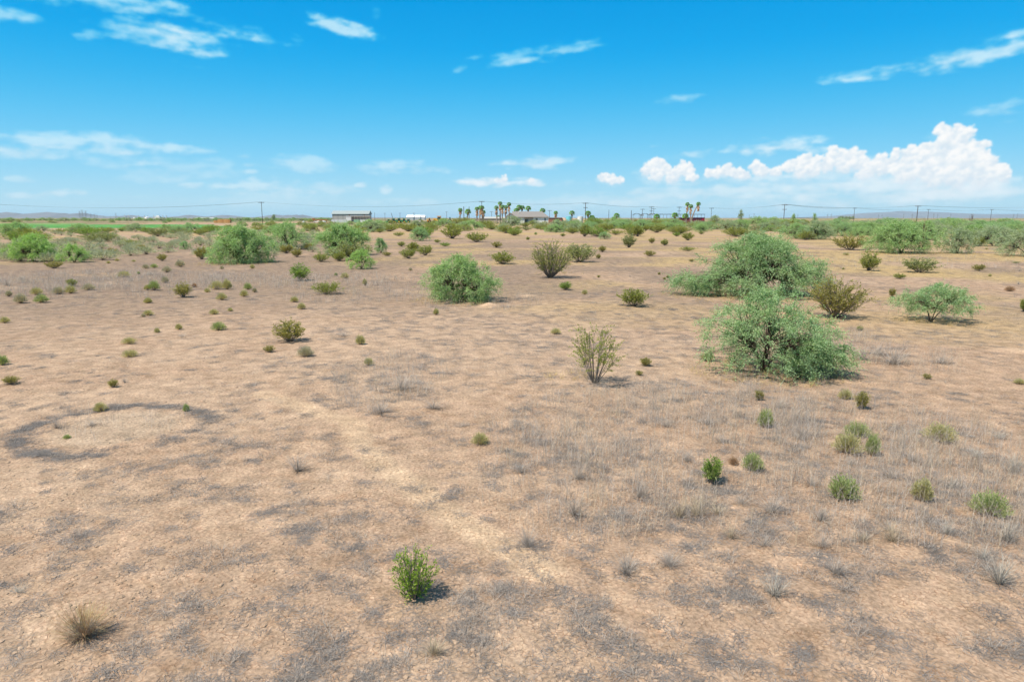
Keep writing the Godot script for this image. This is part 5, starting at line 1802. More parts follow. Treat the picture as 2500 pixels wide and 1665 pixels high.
func pylon_mesh() -> Mesh:
	var s := Shape.new()
	for sx in [-1, 1]:
		for sz in [-1, 1]:
			strut(s, Vector3(sx * 4.0, 0, sz * 4.0), Vector3(sx * 0.7, 28, sz * 0.7), 0.28)
			strut(s, Vector3(sx * 0.7, 28, sz * 0.7), Vector3(sx * 0.5, 38, sz * 0.5), 0.24)
	for k in 5:
		var y := k * 5.6
		var a := lerpf(4.0, 0.7, y / 28.0)
		var b := lerpf(4.0, 0.7, (y + 5.6) / 28.0)
		for sz in [-1, 1]:
			strut(s, Vector3(-a, y, sz * a), Vector3(b, y + 5.6, sz * b), 0.14)
			strut(s, Vector3(a, y, sz * a), Vector3(-b, y + 5.6, sz * b), 0.14)
	for y in [28.0, 32.5, 37.0]:
		strut(s, Vector3(-7, y, 0), Vector3(7, y, 0), 0.26)
		strut(s, Vector3(-7, y, 0), Vector3(0, y + 2.5, 0), 0.16)
		strut(s, Vector3(7, y, 0), Vector3(0, y + 2.5, 0), 0.16)
	strut(s, Vector3(0, 36, 0), Vector3(0, 40, 0), 0.2)
	return s.mesh()


func industrial() -> void:
	var grey := mat("plant grey", Color(0.42, 0.42, 0.42))
	var white := mat("plant white", Color(0.78, 0.78, 0.76))
	for i in STACKS.size():
		var q: Array = STACKS[i]
		var t := thing("plant_stack", "far grey boiler stack of the industrial plant, %s from the left" % ordinal(i), "chimney", Vector3(q[0], 0, q[1]), 0.0, "stacks of the far industrial plant")
		part("shaft", lathe([[1.3, 0], [1.15, q[2]], [0.0, q[2]]], 10, W).mesh(), grey, t)
		var b := Shape.new()
		b.box(Vector3(2.4, q[2] * 0.25, 0), Vector3(5, q[2] * 0.5, 8), W)
		part("boiler", b.mesh(), grey, t)
	for i in PLANT_TANKS.size():
		var q: Array = PLANT_TANKS[i]
		var t := thing("storage_tank", "%s white storage tank of the far industrial plant" % ["small squat", "large round"][i], "tank", Vector3(q[0], 0, q[1]))
		part("shell", lathe([[q[3], 0], [q[3], q[2] * 0.85]], 20, W).mesh(), white, t)
		part("lid", lathe([[q[3] + 0.1, q[2] * 0.85], [q[3] * 0.5, q[2] * 0.97], [0.0, q[2]]], 20, W).mesh(), white, t)
	var f := Shape.new()
	f.box(Vector3(0, 4.5, 0), Vector3(18, 9, 14), W)
	var hall := thing("plant_building", "pale block building at the right end of the far industrial plant", "building", Vector3(-1328, 0, -2600))
	part("wall", f.mesh(), mat("plant pale", Color(0.62, 0.61, 0.58)), hall)
	f = Shape.new()
	f.box(Vector3(1, 10.2, 0), Vector3(10, 2.4, 8), W)
	part("roof_unit", f.mesh(), white, hall)
	for k in ["white_shed_a", "white_shed_b", "white_hut"]:
		gable("far_shed", SITES[k], 12.0, 0.75, Color(0.8, 0.8, 0.78), Color(0.55, 0.55, 0.53), {"white_shed_a": "left long white roof on the horizon left of the hay stack", "white_shed_b": "right long white roof on the horizon above the hay stack", "white_hut": "small white hut left of the hay stack"}[k])
	for i in 9:
		var b := Shape.new()
		b.box(Vector3(0, 1.6, 0), Vector3(5, 3.2, 5), W)
		var t := thing("far_hut", "tiny white hut right of the industrial plant, %s from the left" % ordinal(i), "building", Vector3(-1262 + i * 17.5, 0, -2500), 0.0, "row of tiny far huts")
		part("wall", b.mesh(), white, t)
		b = Shape.new()
		b.box(Vector3(0, 3.4, 0), Vector3(5.6, 0.3, 5.6), W)
		part("roof", b.mesh(), grey, t)


# a plain building with its ridge along x: site = [x0, x1, ridge height, z of the front]
func gable(called: String, site: Array, deep: float, eave: float, roof: Color, wall: Color, label: String) -> Node3D:
	var x0: float = site[0]
	var x1: float = site[1]
	var h: float = site[2]
	var w := x1 - x0
	var e := h * eave
	var t := thing(called, label, "building", Vector3((x0 + x1) * 0.5, 0, site[3] - deep * 0.5))
	var s := Shape.new()
	s.box(Vector3(0, e * 0.5, 0), Vector3(w, e, deep), W)
	for k in [-1.0, 1.0]:
		var a := Vector3(k * w * 0.5, e, -deep * 0.5)
		var b := Vector3(k * w * 0.5, e, deep * 0.5)
		var c := Vector3(k * w * 0.5, h, 0)
		if k < 0:
			s.tri(a, c, b, W)
		else:
			s.tri(a, b, c, W)
	part("wall", s.mesh(), mat(called + " wall" + label, wall), t)
	s = Shape.new()
	var o := w * 0.5 + 0.3
	for k in [-1.0, 1.0]:
		var z0: float = k * (deep * 0.5 + 0.5)
		var drop := (h - e) / (deep * 0.5) * 0.5
		s.quad(Vector3(-o, e - drop + 0.1, z0), Vector3(o, e - drop + 0.1, z0), Vector3(o, h + 0.1, 0), Vector3(-o, h + 0.1, 0), W, Vector3(0, 1, k))
		s.quad(Vector3(-o, e - drop - 0.05, z0), Vector3(o, e - drop - 0.05, z0), Vector3(o, e - drop + 0.1, z0), Vector3(-o, e - drop + 0.1, z0), W, Vector3(0, 0, k))
	part("roof", s.mesh(), mat(called + " roof" + label, roof, 0.6), t)
	return t


func slab(parent: Node, called: String, at: Vector3, size: Vector3, m: Material) -> MeshInstance3D:
	var s := Shape.new()
	s.box(Vector3.ZERO, size, W)
	return part(called, s.mesh(), m, parent, at)


# ---------------------------------------------------------------- farmstead

func farmstead() -> void:
	house()
	barn()
	neighbours()
	machines()
	tanks()
	corral()
	for p in PALMS:
		palm(p[0], p[1], p[2], p[3], p[4])


func house() -> void:
	var z := -417.0
	var stucco := mat("house stucco", Color(0.66, 0.66, 0.62))
	var tile := mat("house roof tile", Color(0.195, 0.182, 0.176), 0.8)
	var dark := mat("window glass", Color(0.035, 0.045, 0.055), 0.15)
	var frame := mat("window frame", Color(0.55, 0.54, 0.5))
	var t := thing("house", "single-storey white stucco house with a brown tiled hip roof", "house", Vector3(0, 0, z))
	# the main block, open at the porch between x 7.4 and 12.8
	slab(t, "wall", Vector3(4.85, 1.9, -4.5), Vector3(5.1, 3.8, 9.0), stucco)
	slab(t, "wall", Vector3(17.35, 1.9, -4.5), Vector3(9.1, 3.8, 9.0), stucco)
	slab(t, "wall", Vector3(10.1, 1.9, -5.9), Vector3(5.4, 3.8, 6.2), stucco)
	slab(t, "porch_beam", Vector3(10.1, 3.45, -0.2), Vector3(5.4, 0.5, 0.35), mat("porch beam", Color(0.42, 0.36, 0.28)))
	slab(t, "porch_floor", Vector3(10.1, 0.06, -1.3), Vector3(5.4, 0.12, 2.9), frame)
	# the wing whose gable faces the flat
	var s := Shape.new()
	s.box(Vector3(-0.8, 1.9, -3.2), Vector3(6.2, 3.8, 9.6), W)
	s.tri(Vector3(-3.9, 3.8, 1.6), Vector3(-0.9, 6.0, 1.6), Vector3(2.3, 3.8, 1.6), W)
	part("wing_wall", s.mesh(), stucco, t)
	# roof: hip over the main block, gable over the wing
	s = Shape.new()
	var e := 3.72
	var a := Vector3(0.0, 7.05, -4.5)
	var b := Vector3(18.2, 7.05, -4.5)
	s.quad(Vector3(0.0, e, 0.6), Vector3(22.5, e, 0.6), b, a, W, Vector3(0, 1, 1))
	s.quad(Vector3(0.0, e, -9.6), Vector3(22.5, e, -9.6), b, a, W, Vector3(0, 1, -1))
	s.tri(Vector3(22.5, e, 0.6), Vector3(22.5, e, -9.6), b, W)
	var g := part("roof", s.mesh(), tile, t)
	slab(g, "fascia", Vector3(12.4, e - 0.06, 0.62), Vector3(20.2, 0.18, 0.06), mat("fascia", Color(0.16, 0.12, 0.10)))
	slab(g, "vent_pipe", Vector3(4.2, 6.9, -2.6), Vector3(0.22, 1.6, 0.22), mat("white pipe", Color(0.75, 0.75, 0.74)))
	s = Shape.new()
	s.quad(Vector3(-4.3, e - 0.15, 2.0), Vector3(-0.9, 6.15, 2.0), Vector3(-0.9, 6.15, -6.0), Vector3(-4.3, e - 0.15, -6.0), W, Vector3(-1, 1, 0))
	s.quad(Vector3(2.7, e - 0.15, 2.0), Vector3(-0.9, 6.15, 2.0), Vector3(-0.9, 6.15, -6.0), Vector3(2.7, e - 0.15, -6.0), W, Vector3(1, 1, 0))
	part("wing_roof", s.mesh(), tile, t)
	s = Shape.new()
	for q in [[-4.3, e - 0.15], [2.7, e - 0.15]]:
		s.tube(PackedVector3Array([Vector3(q[0], q[1], 2.03), Vector3(-0.9, 6.15, 2.03)]), 0.14, 0.14, 4, W)
	part("barge_board", s.mesh(), mat("barge board", Color(0.30, 0.22, 0.16)), t)
	for q in [[3.8, 2.3, 0.55, 1.4], [4.75, 2.3, 0.55, 1.4], [14.5, 2.35, 0.5, 1.2], [15.1, 2.35, 0.5, 1.2], [19.95, 2.75, 0.95, 0.55], [19.95, 1.85, 0.95, 0.6]]:
		var f := slab(t, "window", Vector3(q[0], q[1], 0.03), Vector3(q[2] + 0.16, q[3] + 0.16, 0.05), frame)
		slab(f, "pane", Vector3(0, 0, 0.03), Vector3(q[2], q[3], 0.03), dark)
	var d := slab(t, "sliding_door", Vector3(8.9, 1.35, -2.76), Vector3(2.1, 2.5, 0.06), frame)
	slab(d, "pane", Vector3(-0.5, 0, 0.05), Vector3(0.95, 2.3, 0.03), dark)
	slab(d, "pane", Vector3(0.5, 0, 0.05), Vector3(0.95, 2.3, 0.03), mat("teal door glass", Color(0.16, 0.26, 0.26), 0.2))
	# what stands about the house
	var k := thing("barbecue_grill", "black barbecue grill standing in the porch of the white house", "grill", Vector3(12.0, 0.12, z - 1.0))
	var black := mat("black enamel", Color(0.03, 0.03, 0.03), 0.4)
	slab(k, "firebox", Vector3(0, 0.95, 0), Vector3(1.2, 0.5, 0.6), black)
	part("hood", lathe([[0.55, 1.2], [0.5, 1.45], [0.3, 1.6], [0, 1.65]], 12, W).mesh(), black, k)
	for sx in [-1, 1]:
		slab(k, "leg", Vector3(sx * 0.5, 0.35, 0), Vector3(0.08, 0.7, 0.4), black)
	var tr: Array = SITES.trailer
	k = thing("utility_trailer", "low white boat-shaped trailer parked before the right end of the white house", "trailer", Vector3((tr[0] + tr[1]) * 0.5, 0, -414.0))
	s = Shape.new()
	var hull := [[-1.6, 0.5], [-1.3, 0.95], [1.6, 1.25], [1.6, 0.55]]
	for i in 4:
		var p: Array = hull[i]
		var q: Array = hull[(i + 1) % 4]
		s.quad(Vector3(p[0], p[1], -0.8), Vector3(q[0], q[1], -0.8), Vector3(q[0], q[1], 0.8), Vector3(p[0], p[1], 0.8), W, Vector3((p[0] + q[0]), (p[1] + q[1] - 1.7) * 2.0, 0))
	for zz in [-0.8, 0.8]:
		s.quad(Vector3(-1.6, 0.5, zz), Vector3(-1.3, 0.95, zz), Vector3(1.6, 1.25, zz), Vector3(1.6, 0.55, zz), W, Vector3(0, 0, zz))
	part("body", s.mesh(), mat("white gelcoat", Color(0.78, 0.78, 0.76), 0.4), k)
	for zz in [-0.75, 0.75]:
		wheel(k, Vector3(0.4, 0.3, zz), 0.3, 0.2)
	slab(k, "drawbar", Vector3(-2.1, 0.42, 0), Vector3(1.1, 0.1, 0.1), mat("rusty steel", Color(0.16, 0.09, 0.06)))
	var tb: Array = SITES.table
	k = thing("patio_table", "dark patio table left of the low white trailer by the house", "table", Vector3((tb[0] + tb[1]) * 0.5, 0, -413.0))
	slab(k, "tabletop", Vector3(0, 0.78, 0), Vector3(1.5, 0.08, 0.9), mat("table wood", Color(0.11, 0.09, 0.08)))
	for sx in [-1, 1]:
		for sz in [-1, 1]:
			slab(k, "leg", Vector3(sx * 0.6, 0.37, sz * 0.35), Vector3(0.09, 0.74, 0.09), mat("table wood", Color(0.11, 0.09, 0.08)))


func wheel(parent: Node, at: Vector3, r: float, wide: float, hub := Color(0.5, 0.5, 0.5)) -> void:
	var s := lathe([[r * 0.55, -wide * 0.5], [r * 0.95, -wide * 0.5], [r, -wide * 0.3], [r, wide * 0.3], [r * 0.95, wide * 0.5], [r * 0.55, wide * 0.5]], 14, W)
	var o := part("wheel", s.mesh(), mat("tyre", Color(0.03, 0.03, 0.03)), parent, at)
	o.rotation.x = PI / 2
	var h := Shape.new()
	h.disc(Vector3(0, wide * 0.42, 0), r * 0.56, Vector3.UP, 12, W)
	part("rim", h.mesh(), mat("rim %s" % hub.to_html(), hub, 0.5), o)
	part("rim", h.mesh(), mat("rim %s" % hub.to_html(), hub, 0.5), o).rotation.x = PI


func barn() -> void:
	var b: Array = SITES.barn
	var e: Array = SITES.barn_eave
	var t := thing("barn", "tall grey corrugated metal barn with a pale grey gable roof", "barn", Vector3(0, 0, -620))
	var x0: float = b[0] + 0.3
	var x1: float = b[1]
	var h: float = b[2]
	var ev: float = e[2]
	# the front (long) side is made of sheets, some rusted; the near gable looks to the left
	var sheets := 22
	for i in sheets:
		var xa := lerpf(x0, x1, float(i) / sheets)
		var xb := lerpf(x0, x1, float(i + 1) / sheets) - 0.05
		var rust := 0.5 + 0.5 * sin(i * 2.7) * cos(i * 1.3)
		var m := mat("barn sheet rusty" if rust > 0.72 and i > 5 else "barn sheet" if i % 3 else "barn sheet dull", Color(0.30, 0.20, 0.155) if rust > 0.72 and i > 5 else Color(0.37, 0.355, 0.34) if i % 3 else Color(0.32, 0.31, 0.30), 0.7)
		slab(t, "sheet", Vector3((xa + xb) * 0.5, ev * 0.5, 0.0), Vector3(xb - xa, ev, 0.12 + 0.05 * (i % 2)), m)
	var s := Shape.new()
	s.box(Vector3((x0 + x1) * 0.5, ev * 0.5, -6.5), Vector3(x1 - x0 - 0.1, ev - 0.05, 12.6), W)
	s.tri(Vector3(x0, ev, 0), Vector3(x0, ev, -13), Vector3(x0, h, -6.5), W)
	s.tri(Vector3(x1, ev, -13), Vector3(x1, ev, 0), Vector3(x1, h, -6.5), W)
	part("wall", s.mesh(), mat("barn wall", Color(0.38, 0.38, 0.37), 0.7), t)
	s = Shape.new()
	for k in [0.6, -13.6]:
		s.quad(Vector3(x0 - 0.8, ev - 0.2, k), Vector3(x1 + 0.4, ev - 0.2, k), Vector3(x1 + 0.4, h + 0.1, -6.5), Vector3(x0 - 0.8, h + 0.1, -6.5), W, Vector3(0, 1, 0))
	part("roof", s.mesh(), mat("barn roof", Color(0.245, 0.285, 0.29), 0.55), t)
	# low open shed with a white roof before the barn
	b = SITES.open_shed
	t = thing("open_shed", "low open-fronted shed with a flat white roof before the barn", "shed", Vector3(0, 0, -560))
	var white := mat("white roof sheet", Color(0.74, 0.74, 0.72), 0.5)
	slab(t, "roof", Vector3((b[0] + b[1]) * 0.5, b[2] - 0.15, -3), Vector3(b[1] - b[0], 0.3, 7), white)
	slab(t, "wall", Vector3(b[0] + 2.0, (b[2] - 0.3) * 0.5, -3), Vector3(4.0, b[2] - 0.32, 6.6), mat("pale sheet", Color(0.55, 0.57, 0.57)))
	slab(t, "back_wall", Vector3((b[0] + b[1]) * 0.5 + 2, (b[2] - 0.3) * 0.5, -6.3), Vector3(b[1] - b[0] - 4.2, b[2] - 0.32, 0.15), mat("pale sheet", Color(0.55, 0.57, 0.57)))
	for i in 7:
		slab(t, "post", Vector3(lerpf(b[0] + 4.5, b[1] - 0.2, i / 6.0), (b[2] - 0.3) * 0.5, 0.3), Vector3(0.2, b[2] - 0.32, 0.2), mat("grey post", Color(0.35, 0.33, 0.31)))
	for k in [["pale_wall", "pale_wall", Color(0.55, 0.58, 0.60), "pale corrugated metal yard wall before the barn, left part"], ["white_wall", "pale_wall", Color(0.66, 0.66, 0.64), "whitish yard wall before the barn, right part"]]:
		b = SITES[k[0]]
		t = thing("yard_wall", k[3], "wall", Vector3(0, 0, b[3]))
		var n := int((b[1] - b[0]) / 0.95)
		for i in n:
			slab(t, "sheet", Vector3(lerpf(b[0], b[1], (i + 0.5) / n), b[2] * 0.5, 0), Vector3((b[1] - b[0]) / n - 0.04, b[2] - 0.06 * (i % 2), 0.10 + 0.04 * (i % 2)), mat("yard sheet %s %d" % [k[0], i % 2], k[2] * (1.0 if i % 2 else 0.93), 0.6))
		slab(t, "gate_post", Vector3(b[0] - 0.3, b[2] * 0.5, 0), Vector3(0.3, b[2] + 0.1, 0.3), mat("dark post", Color(0.12, 0.10, 0.09)))
	b = SITES.green_box
	t = thing("shipping_container", "small pale green shipping container between the yard walls", "container", Vector3((b[0] + b[1]) * 0.5, 0, b[3]))
	slab(t, "shell", Vector3(0, b[2] * 0.5, -1.5), Vector3(b[1] - b[0], b[2], 3.0), mat("container green", Color(0.25, 0.42, 0.26), 0.6))
	for sx in [-0.7, 0.7]:
		slab(t, "door", Vector3(sx * 1.2, b[2] * 0.5, 0.03), Vector3(1.55, b[2] - 0.2, 0.06), mat("container door", Color(0.22, 0.38, 0.24), 0.6))
	b = SITES.orange_frame
	t = thing("steel_frame", "rusty orange steel beam frame left of the barn yard", "frame", Vector3(0, 0, b[3]))
	var rusty := mat("orange steel", Color(0.36, 0.13, 0.05))
	slab(t, "beam", Vector3((b[0] + b[1]) * 0.5 + 0.6, b[2] - 0.9, 0), Vector3(b[1] - b[0] - 1.2, 0.55, 1.2), rusty)
	slab(t, "beam", Vector3(b[0] + 0.9, b[2] - 0.35, 0), Vector3(1.7, 0.75, 1.2), rusty)
	for i in 4:
		slab(t, "post", Vector3(lerpf(b[0] + 1, b[1] - 1, i / 3.0), (b[2] - 1.2) * 0.5, 0), Vector3(0.25, b[2] - 1.2, 0.25), mat("yellow steel", Color(0.45, 0.28, 0.05)) if i == 2 else rusty)
	car(Vector3(b[0] + 7.6, 0, b[3] + 3.0), Color(0.75, 0.75, 0.74), "white car parked under the orange steel frame, right one", false)
	car(Vector3(b[0] + 4.0, 0, b[3] + 3.2), Color(0.70, 0.62, 0.55), "beige car parked under the orange steel frame, left one", false)
	b = SITES.pickup
	car(Vector3((b[0] + b[1]) * 0.5, 0, b[3]), Color(0.78, 0.79, 0.80), "white pickup truck parked right of the barn yard", true)


func car(at: Vector3, col: Color, label: String, pickup: bool) -> void:
	var t := thing("pickup_truck" if pickup else "parked_car", label, "pickup" if pickup else "car", at)
	var paint := mat("car paint %s" % col.to_html(), col, 0.35)
	var prof := [[-2.6, 0.5], [-2.6, 0.95], [-1.7, 1.02], [-1.0, 1.6], [0.3, 1.62], [0.62, 1.05], [2.6, 1.05], [2.6, 0.5]] if pickup else [[-2.2, 0.4], [-2.2, 0.8], [-1.3, 0.95], [-0.6, 1.42], [0.9, 1.42], [1.6, 0.98], [2.2, 0.92], [2.2, 0.4]]
	var s := Shape.new()
	var poly := PackedVector2Array()
	for p in prof:
		poly.append(Vector2(p[0], p[1]))
	var tri := Geometry2D.triangulate_polygon(poly)
	for zz in [-0.9, 0.9]:
		for i in range(0, tri.size(), 3):
			var q := [poly[tri[i]], poly[tri[i + 1]], poly[tri[i + 2]]]
			var a := Vector3(q[0].x, q[0].y, zz)
			var b := Vector3(q[1].x, q[1].y, zz)
			var d := Vector3(q[2].x, q[2].y, zz)
			if (d - a).cross(b - a).z * zz > 0.0:
				s.tri(a, b, d, W)
			else:
				s.tri(a, d, b, W)
	for i in prof.size():
		var p: Array = prof[i]
		var q: Array = prof[(i + 1) % prof.size()]
		var out := Vector3(q[1] - p[1], p[0] - q[0], 0)
		s.quad(Vector3(p[0], p[1], -0.9), Vector3(q[0], q[1], -0.9), Vector3(q[0], q[1], 0.9), Vector3(p[0], p[1], 0.9), W, -out)
	part("body", s.mesh(), paint, t)
	slab(t, "side_window", Vector3(-0.3, 1.3, 0.91), Vector3(1.1, 0.36, 0.03), mat("window glass", Color(0.035, 0.045, 0.055), 0.15))
	for x in [-1.6, 1.6]:
		for zz in [-0.82, 0.82]:
			wheel(t, Vector3(x, 0.38, zz), 0.38, 0.24)


func neighbours() -> void:
	var b: Array = SITES.long_roof
	var t := thing("long_building", "long low tan building with a flat white roof left of the house", "building", Vector3(0, 0, b[3]))
	slab(t, "wall", Vector3((b[0] + b[1]) * 0.5, 1.4, -4), Vector3(b[1] - b[0] - 0.5, 2.8, 8), mat("tan stucco", Color(0.46, 0.37, 0.29)))
	slab(t, "roof", Vector3((b[0] + b[1]) * 0.5, 3.35, -4), Vector3(b[1] - b[0], 1.1, 8.6), mat("white roof sheet", Color(0.74, 0.74, 0.72), 0.5))
	slab(t, "fascia", Vector3((b[0] + b[1]) * 0.5, 2.76, 0.32), Vector3(b[1] - b[0], 0.16, 0.06), mat("dark fascia", Color(0.2, 0.15, 0.12)))
	b = SITES.tan_house
	t = thing("cottage", "small cream cottage with a low tan gable roof among the palms", "house", Vector3((b[0] + b[1]) * 0.5, 0, b[3]))
	var s := Shape.new()
	s.box(Vector3(1.6, 1.1, -3), Vector3(2.4, 2.2, 6), W)
	s.tri(Vector3(0.4, 2.2, 0), Vector3(1.6, 3.3, 0), Vector3(2.8, 2.2, 0), W)
	part("wall", s.mesh(), mat("cream stucco", Color(0.56, 0.47, 0.36)), t)
	s = Shape.new()
	s.quad(Vector3(-2.9, 1.9, 0.4), Vector3(1.6, 3.5, 0.4), Vector3(1.6, 3.5, -6.4), Vector3(-2.9, 1.9, -6.4), W, Vector3(-1, 2, 0))
	s.quad(Vector3(3.1, 2.0, 0.4), Vector3(1.6, 3.5, 0.4), Vector3(1.6, 3.5, -6.4), Vector3(3.1, 2.0, -6.4), W, Vector3(1, 1, 0))
	part("roof", s.mesh(), mat("tan shingle", Color(0.40, 0.30, 0.22)), t)
	for x in [-2.6, -1.0]:
		slab(t, "post", Vector3(x, 1.0, 0.2), Vector3(0.16, 2.0, 0.16), mat("cream stucco", Color(0.56, 0.47, 0.36)))
	slab(t, "window", Vector3(-0.2, 1.2, -0.6), Vector3(0.8, 1.3, 0.1), mat("window glass", Color(0.035, 0.045, 0.055), 0.15))
	b = SITES.red_wall
	t = thing("brick_outbuilding", "long low reddish brick outbuilding right of the white house", "building", Vector3(0, 0, b[3]))
	slab(t, "wall", Vector3((b[0] + b[1]) * 0.5, b[2] * 0.5 - 0.1, -2), Vector3(b[1] - b[0], b[2] - 0.2, 4), mat("brick red", Color(0.30, 0.15, 0.11)))
	slab(t, "roof", Vector3((b[0] + b[1]) * 0.5, b[2] - 0.12, -2), Vector3(b[1] - b[0] + 0.5, 0.22, 4.6), mat("tan roof edge", Color(0.45, 0.36, 0.28)))
	slab(t, "door", Vector3(b[0] + 6.2, 1.05, 0.03), Vector3(1.0, 2.1, 0.08), mat("dark post", Color(0.12, 0.10, 0.09)))
	# heaps of pale soil behind the tanks
	for q in [[33.5, -455.0, 9.0, 3.4], [40.0, -462.0, 10.0, 3.0], [47.0, -470.0, 12.0, 2.4]]:
		var m := lathe([[q[2] * 0.5, 0], [q[2] * 0.42, q[3] * 0.45], [q[2] * 0.25, q[3] * 0.85], [q[2] * 0.1, q[3] * 0.98], [0.0, q[3]]], 16, W)
		for i in m.v.size():
			m.v[i] += Vector3(1, 0.3, 1) * n_mid.get_noise_3dv(m.v[i] + Vector3(q[0], 0, 0)) * 1.2
		single("soil_heap", m.mesh(), mat("heap soil", Color(0.40, 0.285, 0.20)), "%s heap of pale soil behind the water tanks" % {9.0: "left", 10.0: "middle", 12.0: "right"}[q[2]], "heap", Vector3(q[0], -0.05, q[1]), "soil heaps behind the tanks")
	for k in [["peak_a", "left of three far white tent-like roofs", 0], ["peak_b", "middle of three far white tent-like roofs", 1], ["peak_c", "right of three far white tent-like roofs", 2]]:
		gable("white_roofed_shed", SITES[k[0]], 16.0, 0.55, Color(0.80, 0.80, 0.79), Color(0.45, 0.47, 0.48), k[1])
	# the hay
	b = SITES.hay
	t = thing("hay_stack", "orange-brown stack of big square hay bales at the field's edge", "hay stack", Vector3(0, 0, b[3]))
	var hay := [mat("hay a", Color(0.46, 0.25, 0.10)), mat("hay b", Color(0.40, 0.21, 0.085)), mat("hay c", Color(0.50, 0.29, 0.12))]
	var n := 8
	for j in 3:
		for i in n:
			if j == 2 and i < 2:
				continue
			for d in 2:
				slab(t, "bale", Vector3(lerpf(b[0], b[1], (i + 0.5) / n), 0.4 + j * 0.79, -d * 1.25), Vector3((b[1] - b[0]) / n - 0.05, 0.76, 1.2), hay[(i * 7 + j * 3 + d) % 3])
	var dark := slab(t, "bale", Vector3(b[1] - 2.2, 0.42, -2.6), Vector3(1.2, 0.7, 1.2), hay[1])
	dark.set_meta("label", "single bale behind the stack")
	b = SITES.white_tank_small
	t = thing("standpipe", "short white irrigation standpipe right of the lone left pole", "standpipe", Vector3((b[0] + b[1]) * 0.5, 0, b[3]))
	part("pipe", lathe([[0.5, 0], [0.5, 1.35], [0.45, 1.42], [0, 1.42]], 14, W).mesh(), mat("white concrete", Color(0.72, 0.72, 0.70)), t)
	part("footing", lathe([[0.8, 0], [0.8, 0.12], [0, 0.12]], 14, W).mesh(), mat("footing concrete", Color(0.42, 0.36, 0.30)), t)


func tractor(site: Array, label: String, body: Color, hub: Color, group: String) -> void:
	var w: float = site[1] - site[0]
	var h: float = site[2]
	var t := thing("farm_machine", label, "tractor", Vector3((site[0] + site[1]) * 0.5, 0, site[3]), rng.randf_range(-0.25, 0.25), group)
	var paint := mat("machine paint %s" % body.to_html(), body, 0.45)
	slab(t, "hood", Vector3(-w * 0.22, h * 0.46, 0), Vector3(w * 0.5, h * 0.28, 0.9), paint)
	slab(t, "chassis", Vector3(0, h * 0.28, 0), Vector3(w * 0.95, h * 0.16, 1.2), paint)
	slab(t, "cab", Vector3(w * 0.18, h * 0.64, 0), Vector3(w * 0.34, h * 0.42, 1.5), mat("window glass", Color(0.035, 0.045, 0.055), 0.15))
	slab(t, "cab_roof", Vector3(w * 0.18, h * 0.93, 0), Vector3(w * 0.42, h * 0.13, 1.7), paint)
	slab(t, "rear_hopper", Vector3(w * 0.42, h * 0.5, 0), Vector3(w * 0.16, h * 0.3, 1.4), paint)
	for zz in [-0.95, 0.95]:
		wheel(t, Vector3(w * 0.25, h * 0.28, zz), h * 0.28, 0.5, hub)
		wheel(t, Vector3(-w * 0.34, h * 0.19, zz), h * 0.19, 0.35, hub)


func machines() -> void:
	var i := 0
	for k in ["first", "second", "third", "fourth", "fifth"]:
		tractor(SITES["machine_" + "abcde"[i]], "green farm tractor, %s from the left in the row right of the white pickup" % k, Color(0.05, 0.22 + 0.03 * (i % 2), 0.09), Color(0.55, 0.42, 0.04), "row of green farm machines")
		i += 1
	tractor(SITES.loader_a, "smaller orange-yellow loader right of the green machines", Color(0.62, 0.28, 0.03), Color(0.4, 0.3, 0.1), "orange-yellow machines")
	tractor(SITES.loader_b, "larger orange-yellow harvester standing higher, left of the palms", Color(0.62, 0.30, 0.03), Color(0.4, 0.3, 0.1), "orange-yellow machines")
	tractor(SITES.teal_box, "teal machine between the orange harvester and the leftmost palm", Color(0.05, 0.26, 0.25), Color(0.4, 0.4, 0.4), "")
	# pale mixed junk between the machines: a low trailer and drums
	var t := thing("flat_trailer", "low flat trailer loaded with pale sacks between the green and orange machines", "trailer", Vector3(-61.5, 0, -446))
	slab(t, "bed", Vector3(0, 0.75, 0), Vector3(6.0, 0.18, 2.0), mat("dark post", Color(0.12, 0.10, 0.09)))
	for k in 4:
		slab(t, "load", Vector3(-2.2 + k * 1.45, 1.2, 0), Vector3(1.2, 0.7 + 0.15 * (k % 2), 1.4), mat("pale sacks", Color(0.50, 0.44, 0.40)))
	for zz in [-0.9, 0.9]:
		wheel(t, Vector3(1.2, 0.4, zz), 0.4, 0.25)
	var m: Array = SITES.mast
	t = thing("drill_mast", "slanting lattice mast on the far horizon above the green machines", "mast", Vector3(m[0], 0, m[3]))
	var s := Shape.new()
	for q in [[0.0, 0.0], [0.8, 0.0], [0.4, 0.7]]:
		strut(s, Vector3(q[0] + 2.6, 0, q[1]), Vector3(q[0] * 0.4, m[2], q[1] * 0.4), 0.12)
	for k in 8:
		var f := k / 8.0
		strut(s, Vector3(lerpf(2.6, 0, f), f * m[2], 0), Vector3(lerpf(3.4, 0.32, f + 0.1), (f + 0.1) * m[2], 0), 0.08)
	part("lattice", s.mesh(), mat("galvanised lattice", Color(0.22, 0.23, 0.24)), t)
	slab(t, "rig_base", Vector3(2.8, 0.9, 0), Vector3(4, 1.8, 2.4), mat("dark post", Color(0.12, 0.10, 0.09)))


